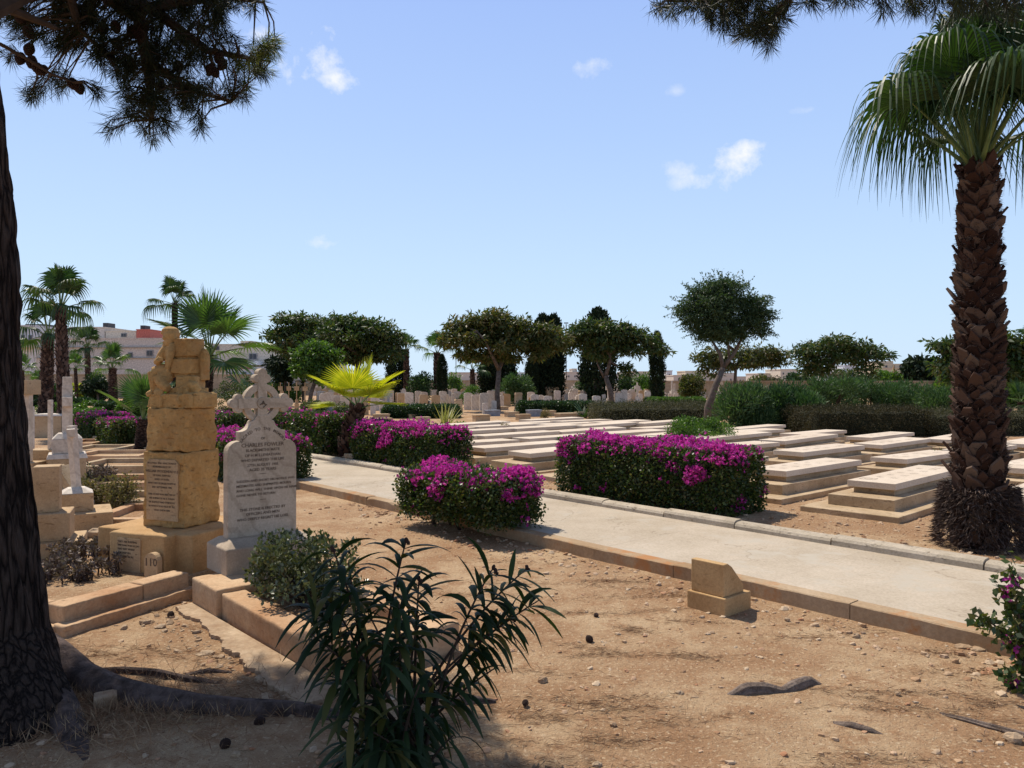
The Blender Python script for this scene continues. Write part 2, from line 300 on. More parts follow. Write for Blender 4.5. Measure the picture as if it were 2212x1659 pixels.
class MB:
    def __init__(s): s.v = []; s.f = []
    def add(s, vs, fs):
        o = len(s.v); s.v += [tuple(v) for v in vs]; s.f += [tuple(i + o for i in f) for f in fs]; return s
    def box(s, c, d, rot=0.0, taper=1.0, tilt=None):
        x, y, z = d[0] / 2, d[1] / 2, d[2] / 2; M = Matrix.Rotation(rot, 3, 'Z')
        if tilt is not None: M = tilt @ M
        vs = [(-x, -y, -z), (x, -y, -z), (x, y, -z), (-x, y, -z), (-x * taper, -y * taper, z), (x * taper, -y * taper, z), (x * taper, y * taper, z), (-x * taper, y * taper, z)]
        c = Vector(c); vs = [c + M @ Vector(v) for v in vs]
        return s.add(vs, [(0, 3, 2, 1), (4, 5, 6, 7), (0, 1, 5, 4), (1, 2, 6, 5), (2, 3, 7, 6), (3, 0, 4, 7)])
    def prism(s, poly, h, M=None):
        """poly in local xy, extruded z 0..h, then M"""
        M = M or Matrix.Identity(4); n = len(poly)
        vs = [M @ Vector((x, y, 0)) for x, y in poly] + [M @ Vector((x, y, h)) for x, y in poly]
        return s.add(vs, [tuple(range(n))[::-1], tuple(range(n, 2 * n))] + [(i, (i + 1) % n, n + (i + 1) % n, n + i) for i in range(n)])
    def tube(s, pts, rad, n=8, cap=True):
        pts = [Vector(p) for p in pts]; vs = []; m = len(pts)
        if isinstance(rad, (int, float)): rad = [rad] * m
        t0 = (pts[1] - pts[0]).normalized(); ref = Vector((0, 0, 1)) if abs(t0.z) < .9 else Vector((1, 0, 0))
        a = t0.cross(ref).normalized()
        for i, p in enumerate(pts):
            t = (pts[min(i + 1, m - 1)] - pts[max(i - 1, 0)]).normalized(); a = (a - t * a.dot(t)).normalized(); b = t.cross(a)
            for k in range(n):
                th = 2 * math.pi * k / n; vs.append(p + (a * math.cos(th) + b * math.sin(th)) * rad[i])
        fs = [(i * n + k, i * n + (k + 1) % n, (i + 1) * n + (k + 1) % n, (i + 1) * n + k) for i in range(m - 1) for k in range(n)]
        if cap: fs += [tuple(range(n))[::-1], tuple((m - 1) * n + k for k in range(n))]
        return s.add(vs, fs)
    def ball(s, c, r, nu=10, nv=7, jit=0, seed=0):
        rs = random.Random(seed); c = Vector(c); r = Vector(r) if not isinstance(r, (int, float)) else Vector((r, r, r)); vs = [c + Vector((0, 0, -r.z))]
        for j in range(1, nv):
            ph = math.pi * j / nv - math.pi / 2
            for i in range(nu):
                th = 2 * math.pi * i / nu; q = 1 + rs.uniform(-jit, jit)
                vs.append(c + Vector((r.x * math.cos(ph) * math.cos(th) * q, r.y * math.cos(ph) * math.sin(th) * q, r.z * math.sin(ph) * q)))
        vs.append(c + Vector((0, 0, r.z))); T = len(vs) - 1; fs = []
        for i in range(nu): fs.append((0, 1 + (i + 1) % nu, 1 + i)); fs.append((T, T - nu + i, T - nu + (i + 1) % nu))
        for j in range(nv - 2):
            for i in range(nu): a = 1 + j * nu; fs.append((a + i, a + (i + 1) % nu, a + nu + (i + 1) % nu, a + nu + i))
        return s.add(vs, fs)
    def mesh(s, name, smooth=False):
        me = bpy.data.meshes.new(name); me.from_pydata(s.v, [], s.f); me.update()
        if smooth: me.polygons.foreach_set('use_smooth', [True] * len(me.polygons))
        return me
    def build(s, name, mat, parent=None, bevel=0, smooth=False):
        return put(name, s.mesh(name, smooth), parent, mat, bevel)
def unit(a): return a / (np.linalg.norm(a, axis=1, keepdims=True) + 1e-9)
def kites(pos, ax, L, W, rng, fold=.12, mid=.45):
    """one leaf per point: a four-cornered, slightly folded blade"""
    n = len(pos); side = unit(np.cross(ax, rng.normal(size=(n, 3)))); nor = np.cross(ax, side)
    L = (L * rng.uniform(.7, 1.25, n))[:, None]; W = (W * rng.uniform(.8, 1.2, n))[:, None]
    m = pos + ax * L * mid
    V = np.stack([pos, m + side * W / 2 + nor * W * fold, pos + ax * L, m - side * W / 2 + nor * W * fold], 1).reshape(-1, 3)
    return V, np.arange(4 * n).reshape(n, 4)
def clusters(cen, n, cr, L, W, rng, droop=.4, flat=.8):
    N = len(cen) * n; o = unit(rng.normal(size=(N, 3)) * [1, 1, flat]); c = np.repeat(cen, n, 0)
    pos = c + o * cr * (rng.random(N) ** .5)[:, None] * [1, 1, flat]
    ax = unit(o * .8 + rng.normal(size=(N, 3)) * .5 + [0, 0, -droop])
    return kites(pos, ax, L, W, rng)
def foliage(name, VF, mat, parent=None):
    V = np.concatenate([v for v, f in VF]); o = 0; F = []
    for v, f in VF: F.append(f + o); o += len(v)
    return put(name, npmesh(name, V, np.concatenate(F)), parent, mat)

# ================================================================== SETTING
# ---- ground: one sheet
def gz(x, y):
    a = x * D2.x + y * D2.y
    z = ZB if a > 6.93 else 0
    if y < 16 and abs(x) < 9:
        z += mnoise.noise(Vector((x * .9, y * .9, 0))) * .012 + mnoise.noise(Vector((x * 5, y * 5, 3))) * .006 + mnoise.noise(Vector((x * 17, y * 17, 7))) * .004
    return z
def axis(lo, hi, st, far):
    a = list(np.arange(lo, hi, st)); s = st; b = hi
    while b < far: a.append(b); s *= 1.35; b += s
    a.append(far); s = st * 1.35; b = lo - s; pre = []
    while b > -far: pre.append(b); s *= 1.35; b -= s
    pre.append(-far); return pre[::-1] + a
xs = axis(-4.2, 5.0, .045, 2500); ys = axis(1.4, 12, .045, 2500)
gv = [(x, y, gz(x, y) - (ZB if x * D2.x + y * D2.y > 6.93 else 0)) for y in ys for x in xs]; W_ = len(xs)
gf = [(j * W_ + i, j * W_ + i + 1, (j + 1) * W_ + i + 1, (j + 1) * W_ + i) for j in range(len(ys) - 1) for i in range(W_ - 1)]
props(put('ground', npmesh('ground', gv, gf, True), None, M_soil), kind='structure')

# ---- raised bed beyond the path : a second sheet of soil on top of the ground
ba = [6.9 + .05 * i for i in range(90)]; st_ = .05
while ba[-1] < 2200: st_ *= 1.3; ba.append(ba[-1] + st_)
br = [-6 + .06 * i for i in range(330)]; st_ = .06
while br[-1] < 2200: st_ *= 1.3; br.append(br[-1] + st_)
st_ = .06; pre = [-6.0]
while pre[-1] > -2200: st_ *= 1.3; pre.append(pre[-1] - st_)
br = pre[:0:-1] + br; bv = []
for a in ba:
    for r in br: p = TW(a, r); bv.append((p.x, p.y, gz(p.x, p.y) if a > 6.94 else ZB))
W_ = len(br)
bf = [(j * W_ + i, (j + 1) * W_ + i, (j + 1) * W_ + i + 1, j * W_ + i + 1) for j in range(len(ba) - 1) for i in range(W_ - 1)]
props(put('soil_bed', npmesh('soil_bed', bv, bf, True), None, M_soil), kind='structure')

# ---- concrete path with raised far kerb
pm = MB(); rs = random.Random(5)
rows_ = [-6, -2.5, 0, 1.6, 3.1, 4.7, 6.3, 8, 9.8, 12, 14.5, 17, 20, 24, 30, 40, 60]
for i in range(len(rows_) - 1):
    r0, r1 = rows_[i], rows_[i + 1] - .0015
    zt = .10 + rs.uniform(-.0006, .0006)
    q = [TW(5.22, r0), TW(6.8, r0), TW(6.8, r1), TW(5.22, r1)]
    pm.add([(p.x, p.y, -.1) for p in q] + [(p.x, p.y, zt) for p in q], [(0, 3, 2, 1), (4, 5, 6, 7), (0, 1, 5, 4), (1, 2, 6, 5), (2, 3, 7, 6), (3, 0, 4, 7)])
props(pm.build('path', M_path, None), kind='structure')
em = MB(); r = -6.0
while r < 60:
    ln = rs.uniform(.9, 2.1) if r < 20 else 4; dz = rs.uniform(-.004, .004); o_ = rs.uniform(-.005, .005); m_ = 14; v = []
    for k in range(m_ + 1):
        a = r + (ln - .006) * k / m_; w0 = o_ + rs.uniform(-.0035, .0035); ch = rs.uniform(.004, .012) + (.02 if rs.random() < .05 else 0)
        for al, z in ((5.085 + w0, -.1), (5.088 + w0, .104 + dz - ch), (5.088 + w0 + ch, .104 + dz), (5.222, .104 + dz), (5.222, -.1)): p = TW(al, a); v.append((p.x, p.y, z))
    em.add(v, [(0, 1, 2, 3, 4), tuple(5 * m_ + q for q in (4, 3, 2, 1, 0))] + [(5 * k + q, 5 * k + 5 + q, 5 * k + 5 + (q + 1) % 5, 5 * k + (q + 1) % 5) for k in range(m_) for q in range(5)])
    r += ln
props(em.build('path_edge', M_pathedge, None), kind='structure')
km = MB(); r = -6.0
while r < 60:
    ln = rs.uniform(.8, 1.25) if r < 20 else 3; dz = rs.uniform(-.008, .008); da = rs.uniform(-.006, .006)
    prof = [(6.8, .0), (6.8, .14), (6.815, .163), (6.85, .175), (6.93, .178), (6.95, .165), (6.95, .0)]
    v = []
    for rr in (r, r + ln - .012):
        for a, z in prof: p = TW(a + da, rr); v.append((p.x, p.y, z + dz))
    n = len(prof); km.add(v, [tuple(range(n)), tuple(range(n, 2 * n))[::-1]] + [(i, i + n, (i + 1) % n + n, (i + 1) % n) for i in range(n)])
    r += ln
props(km.build('path_kerb', M_kerbc), kind='structure')

# ---- boundary walls far behind
def wall(name, label, p0, p1, h, mat, th=.4):
    p0 = Vector(p0); p1 = Vector(p1); d = p1 - p0; rot = math.atan2(d.y, d.x)
    t = thing(name, label, 'wall', (p0 + p1) / 2, rot)
    MB().box((0, 0, h / 2), (d.length, th, h)).build('wall_body', mat, t)
    MB().box((0, 0, h + .05), (d.length, th + .12, .1)).build('coping', mat, t)
    return t
wall('boundary_wall', 'long tan stone wall closing the far side of the cemetery on the right', (9, 66, 0), (60, 58, 0), 1.45, M_wallf)
wall('boundary_wall', 'pale stone wall behind the far headstones in the middle', (-22, 74, 0), (9, 74.5, 0), 1.5, M_wallf)
wall('boundary_wall', 'tan wall at the foot of the big pale building on the left', (-60, 58, 0), (-22.3, 66, 0), 2.0, M_wallf)

# ---- buildings
def building(name, label, x0, x1, ytop, Y, mat, depth=12, wins=(), parts=(), parapet=True):
    a = P(x0, ytop, Y); b = P(x1, ytop, Y); h = a.z; w = b.x - a.x; k = Y / FP
    t = thing(name, label, 'building', ((a.x + b.x) / 2, Y, 0))
    MB().box((0, depth / 2, h / 2), (w, depth, h)).build('wall', mat, t)
    if parapet: MB().box((0, depth / 2, h + k), (w + 2 * k, depth + 2 * k, 2 * k)).build('parapet', mat, t)
    for (px, py, ww, hh) in wins:
        c = P(px, py, Y); c.x -= t.location.x
        f = MB().box((c.x, -.03, c.z), (ww * k, .1, hh * k)).build('window', M_frame, t)
        MB().box((c.x - ww * k * .22, -.09, c.z), (ww * k * .36, .04, hh * k * .82)).box((c.x + ww * k * .22, -.09, c.z), (ww * k * .36, .04, hh * k * .82)).build('pane', M_glass, f)
    for (nm, px, py, ww, hh, pm_, dy, dd) in parts:      # roof boxes, balconies, bands: centre px, py
        c = P(px, py, Y); MB().box((c.x - t.location.x, dy, c.z), (ww * k, dd, hh * k)).build(nm, pm_, t)
    return t
LB = 75
building('apartment_block', 'long pale building with flat roof and one small window behind the palms', 78, 362, 732, LB, M_bw, 14,
         wins=[(324, 763, 15, 13), (282, 767, 10, 11)],
         parts=[('cornice', 220, 750, 284, 1.5, M_frame, -.1, .2), ('string_course', 220, 773, 284, 1.2, M_frame, -.1, .2)])
t = building('rooftop_flat', 'set-back top storey with tank and aerials on the long pale building', 228, 294, 716, LB + 5, M_bw2, 6, wins=[(268, 724, 12, 8)])
building('rooftop_room', 'red painted rooftop room with a water tank above it', 295, 324, 713, LB + 4, M_bred, 4,
         parts=[('water_tank', 299, 707, 10, 11, M_dark, 1.5, 1.2)])
building('rooftop_room', 'pale rooftop room behind the twin palms with a dark tank', 150, 226, 708, LB + 5, M_bw, 8,
         parts=[('water_tank', 214, 701, 11, 11, M_dark, 2, 1.5)])
building('apartment_block', 'white block with solar water heaters at the far left', 27, 76, 704, LB + 8, M_bwh, 10, wins=[(66, 729, 8, 11), (50, 729, 8, 11)],
         parts=[('solar_heater', 50, 700, 42, 6, M_dark, 3, 2), ('balcony', 50, 748, 50, 8, M_btan, -.6, 1.2)])
building('apartment_block', 'cream building with balconies right of the stone monument', 448, 600, 745, LB - 3, M_bw2, 12,
         wins=[(461, 752, 8, 9), (470, 752, 8, 9), (547, 770, 18, 13), (465, 771, 10, 12)],
         parts=[('balcony', 462, 783, 24, 8, M_bwh, -.7, 1.4), ('balcony', 548, 785, 42, 8, M_bwh, -.7, 1.4), ('string_course', 510, 797, 150, 6, M_bpink, -.12, .24), ('roof_room', 520, 739, 26, 9, M_bw2, 4, 5)])
building('garage', 'low white outbuilding with dark doors in front of the cream building', 492, 545, 800, 66, M_bwh, 5, wins=[(505, 809, 9, 12), (528, 809, 9, 12)])
building('garage', 'low white house beside the green tree in front of the cream building', 546, 602, 795, 67, M_bwh, 5, wins=[(560, 806, 11, 11), (586, 806, 11, 11)])
building('tall_house', 'tall pale house half hidden by the big spreading tree', 596, 700, 738, LB + 12, M_bw2, 12, wins=[(612, 762, 9, 12), (650, 762, 9, 12)])
far = [  # skyline houses on the right, small in the distance
 (1107, 1160, 812, 330, M_bw, 'low pale house left of the leaning tree trunk on the skyline', 3), (1115, 1140, 806, 345, M_bwh, 'white cube house just left of the twin cypresses', 2),
 (1222, 1262, 805, 300, M_bw, 'grey flat-roofed block between the twin cypresses and the single cypress', 3), (1236, 1246, 798, 310, M_bw, 'narrow tower of the grey block between the cypresses', 1),
 (1262, 1340, 809, 330, M_bwh, 'long white building right of the dark cypress on the skyline', 4), (1345, 1404, 804, 320, M_bw2, 'pale building with a gabled hall left of the thin cypress', 4),
 (1440, 1452, 802, 340, M_bwh, 'small white house right of the thin cypress', 1), (1455, 1590, 812, 280, M_bw, 'long low pale building behind the feathery tree', 6),
 (1481, 1533, 803, 290, M_btan, 'sand coloured villa left of the feathery tree trunk', 3), (1558, 1590, 807, 310, M_bw, 'plain grey house behind the rusty tree', 2),
 (1591, 1640, 815, 300, M_bw, 'low grey house right of the rusty tree', 3), (1640, 1690, 808, 260, M_bw, 'dark grey skyline house with a roof room', 3),
 (1686, 1722, 799, 250, M_bw2, 'cream skyline house left of the umbrella-shaped tree', 3), (1776, 1835, 806, 240, M_bwh, 'white farmhouse under the umbrella-shaped tree', 3),
 (1824, 1850, 790, 250, M_bwh, 'white tower house with a red panel under the umbrella-shaped tree', 2),
 (970, 1090, 806, 400, M_bw, 'long grey roofline behind the palms in the middle', 4)]
for (a, b, yt, Y, mt, lb, nw) in far:
    wins = [(a + (b - a) * (i + .5) / nw, yt + 8, 3, 4.5) for i in range(nw)]
    building('distant_house', lb, a, b, yt, Y, mt, 15, wins=wins)
building('villa', 'sandy villa with arched windows and stepped roof on the right skyline', 1898, 1992, 796, 190, M_btan, 14,
         wins=[(1915, 810, 5, 7), (1953, 810, 5, 7), (1975, 812, 4, 6)],
         parts=[('upper_storey', 1940, 791, 60, 11, M_btan, 7, 12), ('roof_room', 1932, 783, 30, 8, M_btan, 8, 8),
                ('upper_window', 1919, 792, 4, 6, M_glass, .98, .1), ('upper_window', 1935, 792, 4, 6, M_glass, .98, .1), ('upper_window', 1949, 792, 4, 6, M_glass, .98, .1), ('upper_window', 1961, 792, 4, 6, M_glass, .98, .1)])
for (px, y0, y1, Y, lb) in [(985, 760, 822, 120, 'thin dark flagless pole standing between the palms'), (1223, 700, 822, 90, 'tall lamp post beside the twin cypresses')]:
    a = P(px, y1, Y); b = P(px, y0, Y); t = thing('pole', lb, 'pole', (a.x, Y, 0))
    MB().tube([(0, 0, 0), (0, 0, b.z)], .06, 6).build('shaft', M_dark, t)
    MB().box((0, 0, b.z + .12), (.5 if px > 1100 else .16, .16, .12)).build('head', M_dark, t)

# ================================================================== STONEWORK
def bake(o):
    dg = bpy.context.evaluated_depsgraph_get(); dg.update()
    return bpy.data.meshes.new_from_object(o.evaluated_get(dg))
def remesh(mb, voxel, smooth=4, fac=.5, disp=0, dscale=8, seed=0):
    me = mb.mesh('tmp'); o = bpy.data.objects.new('tmp', me); COL.objects.link(o)
    m = o.modifiers.new('r', 'REMESH'); m.mode = 'VOXEL'; m.voxel_size = voxel; m.use_smooth_shade = True
    if smooth: s = o.modifiers.new('s', 'SMOOTH'); s.iterations = smooth; s.factor = fac
    bpy.context.view_layer.update(); r = bake(o); bpy.data.objects.remove(o); bpy.data.meshes.remove(me)
    if disp:
        for v in r.vertices:
            p = v.co * dscale + Vector((seed, 0, 0)); q = mnoise.noise_vector(p) * disp + mnoise.noise_vector(p * 3.1) * disp * .45; v.co += q
    return r
def rough_block(name, c, d, mat, parent, rot=0, disp=.006, voxel=.012, seed=0, chip=.02, smooth=2, dscale=7):
    b = MB().box((0, 0, 0), d, 0); me = remesh(b, voxel, smooth, .5, disp, dscale, seed)
    me.name = name; o = put(name, me, parent, mat); o.location = c; o.rotation_euler = (0, 0, rot)
    if not me.materials: me.materials.append(mat)
    return o
def text_mesh(lines, name, mat, parent, M, fontbold=.0, extr=.0012):
    """lines: (string, size, x, y[, align or ('arc', radius)])"""
    V = []; Fc = []
    for ln in lines:
        s, sz, x, y = ln[:4]; mode = ln[4] if len(ln) > 4 else 'CENTER'
        items = []
        if isinstance(mode, tuple):
            r = mode[1]; n = len(s); step = mode[2] / max(1, n - 1)
            for i, ch in enumerate(s):
                if ch == ' ': continue
                th = (i - (n - 1) / 2) * step
                items.append((ch, Matrix.Translation((x + r * math.sin(th), y + r * math.cos(th), 0)) @ Matrix.Rotation(-th, 4, 'Z'), 'CENTER'))
        else: items.append((s, Matrix.Translation((x, y, 0)), mode))
        for ch, MM, al in items:
            cu = bpy.data.curves.new('t', 'FONT'); cu.body = ch; cu.size = sz; cu.align_x = al; cu.extrude = extr; cu.offset = fontbold * sz; cu.resolution_u = 2
            o = bpy.data.objects.new('t', cu); COL.objects.link(o); bpy.context.view_layer.update(); me = bake(o)
            off = len(V); V += [M @ MM @ v.co for v in me.vertices]; Fc += [tuple(i + off for i in p.vertices) for p in me.polygons]
            bpy.data.objects.remove(o); bpy.data.curves.remove(cu); bpy.data.meshes.remove(me)
    me = bpy.data.meshes.new(name); me.from_pydata([tuple(v) for v in V], [], Fc); me.update()
    return put(name, me, parent, mat)
def frameM(o, ex, ey, ez): return Matrix(((ex.x, ey.x, ez.x, o[0]), (ex.y, ey.y, ez.y, o[1]), (ex.z, ey.z, ez.z, o[2]), (0, 0, 0, 1)))

# ---- ledger tombs
def ring_marks(mb, items):
    for (x, y, r, a0, a1, w) in items:
        n = 10; vs = []
        for i in range(n + 1):
            a = a0 + (a1 - a0) * i / n
            for q in (r, r - w): vs.append((x + math.cos(a) * q, y + math.sin(a) * q, .0015))
        mb.add(vs, [(2 * i, 2 * i + 1, 2 * i + 3, 2 * i + 2) for i in range(n)])
ZT = .447 - ZB
def ledger_proto(kind):
    t = thing('ledger_tomb', '', 'tomb', (0, 0, 0), ANG)
    MB().box((.85, 0, .02), (2.95, 1.04, .075)).build('base_slab', M_step, t, .008)
    MB().box((.95, 0, .115), (2.5, .71, .125)).build('step', M_step, t, .006)
    MB().box((1.06, 0, .212), (2.02, .44, .071)).build('chest', M_step, t, .005)
    MB().box((1.05, 0, .281), (2.14, .52, .072)).build('ledger', M_ledger, t, .004)
    if kind:
        mb = MB(); rs = random.Random(kind)
        if kind == 1:
            for dx in (0, .13): mb.box((.17 + dx, .13, .3182), (.006, .16, .002))
            for dy in (-.08, .08): mb.box((.235, .13 + dy, .3182), (.13, .006, .002))
            ring_marks(mb, [(.235, .13, .045, 0, 2 * PI, .007)])
        xs_ = {1: [.5, .8, 1.1, 1.4, 1.7], 2: [.3, .62, .95, 1.25], 3: [.45, .8, 1.15]}[kind]
        for x in xs_:
            ring_marks(mb, [(x, .10, .042, .4, 4.6 if kind != 3 else 6.28, .008), (x, .10, .02, 0, 5.5, .006)])
            for j in range(3): mb.box((x, -.02 - j * .03, .0015), (.1, .006, .0008))
        for j in range(2): mb.box((1.62 + (.2 if kind == 1 else 0), -.02 - j * .05, .0015), (.22, .007, .0008))
        mb.v = [(v[0], v[1], .3182 if v[2] < .01 else v[2]) for v in mb.v]
        mb.build('inscription', M_mark, t)
    return t
PI = math.pi
protos = [ledger_proto(0), ledger_proto(1), ledger_proto(2), ledger_proto(3)]
used = [False] * 4
ORD = ['first', 'second', 'third', 'fourth', 'fifth', 'sixth', 'seventh', 'eighth', 'ninth', 'tenth', 'eleventh', 'twelfth', 'thirteenth', 'fourteenth', 'fifteenth', 'sixteenth', 'seventeenth', 'eighteenth', 'nineteenth', 'twentieth'] + ['%d%s' % (q, {1: 'st', 2: 'nd', 3: 'rd'}.get(q % 10, 'th')) for q in range(21, 100)]
LEDG = [  # (rank from the path, [(along, row, kind)...]) right to left
 ('row nearest the path', [(8.95, 2.3, 1), (8.78, 3.66, 1), (8.96, 5.06, 2), (8.7, 6.4, 0), (8.4, 7.65, 0), (8.15, 8.93, 0), (8.2, 10.12, 0), (7.9, 11.35, 0), (7.85, 12.6, 0), (7.8, 13.9, 0), (7.7, 15.2, 0), (7.65, 16.5, 0)]),
 ('second row back from the path', [(11.65, 3.2, 3), (11.84, 4.77, 3), (11.5, 6.2, 3), (11.15, 7.65, 0), (10.9, 8.85, 0), (10.6, 10.0, 0), (10.3, 11.3, 0), (10.1, 12.45, 0), (10.0, 13.65, 0), (9.9, 14.9, 0), (9.85, 16.1, 0)]),
 ('third row back from the path', [(14.15, 3.25, 0), (14.1, 4.6, 0), (14.1, 6.1, 3), (13.4, 7.6, 3), (13.1, 8.95, 0), (12.8, 10.1, 0), (12.55, 11.25, 0), (12.3, 12.4, 0), (11.95, 13.55, 0), (11.8, 14.8, 0), (11.7, 16.0, 0)]),
 ('fourth row back from the path', [(16.4, 4.5, 0), (16.3, 5.75, 0), (15.8, 7.05, 3), (15.6, 8.45, 0), (14.9, 9.7, 0), (14.7, 11.95, 0), (13.9, 13.3, 0), (13.7, 14.4, 0), (13.5, 15.6, 0)]),
 ('last row, against the brown hedges', [(16.2, 10.3, 0), (15.9, 13.0, 0), (15.5, 14.1, 0), (15.1, 15.2, 0), (14.9, 16.3, 0)])]
rs = random.Random(3)
for nm, lst in LEDG:
    for i, (al, ro, k) in enumerate(lst):
        if used[k]: t = copytree(protos[k])
        else: t = protos[k]; used[k] = True
        t.location = TW(al, ro + .26, ZB + rs.uniform(-.012, .012)); t.rotation_euler = (R(rs.uniform(-.7, .7)), R(rs.uniform(-.7, .7)), ANG + R(rs.uniform(-1.4, 1.4)))
        t.scale = (rs.uniform(.97, 1.03), rs.uniform(.97, 1.04), rs.uniform(.95, 1.05))
        t['label'] = 'low stepped ledger tomb, %s from the right in the %s' % (ORD[i], nm); t['category'] = 'tomb'; t['group'] = 'ledger tombs beyond the path'

# ---- foreground marker stone by the path
t = thing('marker_stone', 'small blank gold marker block on a plinth at the near edge of the path', 'marker', (1.437, 5.22, 0), ANG)
def wedge(w0, w1, depth, h):   # x: along d2 ; y: along the path
    return [(-0, 0), (w0, 0), (w0, h * .12), (w1 * .75, h * .82), (w1 * .55, h), (0, h)]
MB().box((.16, .155, .03), (.32, .31, .18)).build('plinth', M_goldsm, t, .006)
poly = [(0, 0), (.245, 0), (.245, .05), (.10, .195), (.055, .222), (0, .222)]
mb = MB(); mb.prism(poly, .265, Matrix(((1, 0, 0, .022), (0, 0, -1, .29), (0, 1, 0, .121), (0, 0, 0, 1))))
mb.build('marker_block', M_goldsm, t, .005)

# ---- headstone with cross, its base and plinth
HSo = Vector((-2.092, 5.687, 0)) + D2 * .27 ; FN = -D1     # face normal
t = thing('headstone', 'tall grey marble headstone topped by a ringed cross, with long lettered epitaph', 'headstone', HSo, ANG)
# local: x right, y away from viewer (D1), z up
def XZ(mb, poly, y0, y1): mb.prism(poly, y1 - y0, Matrix(((1, 0, 0, 0), (0, 0, -1, y1), (0, 1, 0, 0), (0, 0, 0, 1))))
def arc(cx, cz, r, a0, a1, n=10): return [(cx + r * math.cos(R(a0 + (a1 - a0) * i / n)), cz + r * math.sin(R(a0 + (a1 - a0) * i / n))) for i in range(n + 1)]
half = [(.27, .43), (.27, 1.06)] + arc(.185, 1.06, .085, 0, 88, 7)[1:] + [(.178, 1.145), (.178, 1.215)] + arc(.178, 1.305, .09, 270, 190, 6)[1:] + [(.066, 1.30), (.045, 1.335)]
body = half + [(-x, z) for x, z in half[::-1]]
mb = MB(); XZ(mb, body, 0, .085); mb.build('slab', M_marble, t, .004)
cz = 1.425
mb = MB()
k_ = .04
def trefoil(dx, dz, r):   # lobed end of an arm, centre (dx,dz)
    pass
XZ(mb, [(-k_, 1.30), (k_, 1.30), (k_ * .8, 1.62), (-k_ * .8, 1.62)], .003, .082)
XZ(mb, [(-.185, cz - k_), (.185, cz - k_), (.185, cz + k_), (-.185, cz + k_)], .005, .080)
for (lx, lz, r_, q) in [(0, 1.652, .036, .007), (-.034, 1.612, .033, .009), (.034, 1.612, .033, .011), (.215, cz, .036, .013), (.178, cz + .038, .034, .015), (.178, cz - .038, .034, .017), (-.215, cz, .036, .019), (-.178, cz + .038, .034, .021), (-.178, cz - .038, .034, .023)]:
    XZ(mb, arc(lx, lz, r_, 0, 342, 18), q - .004, .087 - q)
mb.build('cross', M_marble, t, .003)
mb = MB()
ro_, ri_ = .148, .098; n = 40
for q in range(4):
    a0 = q * 90 + 8; a1 = q * 90 + 82
    XZ(mb, arc(0, cz, ro_, a0, a1, 10) + arc(0, cz, ri_, a1, a0, 10), .014, .071)
mb.build('cross_ring', M_marble, t, .003)
mb = MB()
ring = arc(0, cz, .044, 0, 360, 24); 
XZ(mb, arc(0, cz, .045, 0, 342, 22) , -.004, .01); mb.build('medallion', M_base, t, .002)
mb = MB()
for a, l_ in [(20, .03), (65, .032), (110, .03), (150, .03), (-40, .03)]:
    mb.box((math.cos(R(a)) * l_ * .5, -.006, cz - .012 + math.sin(R(a)) * l_ * .55), (.006, .005, l_), tilt=Matrix.Rotation(R(a - 90), 3, 'Y'))
mb.build('monogram', M_lead, t)
MT = Matrix(((1, 0, 0, 0), (0, 0, -1, -.0006), (0, 1, 0, 0), (0, 0, 0, 1)))
text_mesh([('SACRED TO THE MEMORY', .031, 0, 1.03, ('arc', .192, 2.0)),
           ('OF', .026, 0, 1.150), ('CHARLES FOWLER', .040, .0, 1.098), ('BLACKSMITHS MATE', .029, 0, 1.062), ('OF H M S LEVIATHAN', .029, 0, 1.024),
           ('WHO DEPARTED THIS LIFE', .028, 0, .988), ('27TH AUGUST 1905', .028, 0, .950), ('AGED 35 YEARS', .030, 0, .915), ('-----', .03, 0, .885),
           ('SUDDEN AND SHORT HIS NOTICE WAS', .0255, -.205, .835, 'LEFT'), ('MESSMATES AND SHIPMATES MOURN', .0255, -.205, .800, 'LEFT'),
           ('AND LONG WILL THINK UPON HIS NAME', .0255, -.205, .765, 'LEFT'), ('GONE NEVER TO RETURN', .0255, -.205, .730, 'LEFT'), ('-----', .03, 0, .690),
           ('THIS STONE IS ERECTED BY', .029, .0, .620), ('OFFICERS AND MEN', .029, .0, .585), ('WHO DEEPLY REGRET HIS LOSS', .028, 0, .548)],
          'inscription', M_lead, t, MT, .012)
# base under the headstone : chamfered block
bt = t
mb = MB()
x0, x1, y0, y1, z0, z1, z2 = -.345, .345, -.17, .22, .19, .385, .432
v = [(x0, y0, z0), (x1, y0, z0), (x1, y1, z0), (x0, y1, z0), (x0, y0, z1), (x1, y0, z1), (x1, y1, z1), (x0, y1, z1), (x0 + .07, y0 + .10, z2), (x1 - .07, y0 + .10, z2), (x1 - .07, y1 - .06, z2), (x0 + .07, y1 - .06, z2)]
mb.add(v, [(0, 3, 2, 1), (8, 9, 10, 11), (0, 1, 5, 4), (1, 2, 6, 5), (2, 3, 7, 6), (3, 0, 4, 7), (4, 5, 9, 8), (5, 6, 10, 9), (6, 7, 11, 10), (7, 4, 8, 11)])
mb.build('base_block', M_base, bt, .008)
# grave kerb in front, with thicker head end
A = Vector((-.944, 4.018, 0)); LB_ = 1.52; WA = .84
t = thing('grave_kerb', 'rectangular gold stone grave surround in front of the cross headstone', 'grave kerb', A, ANG)
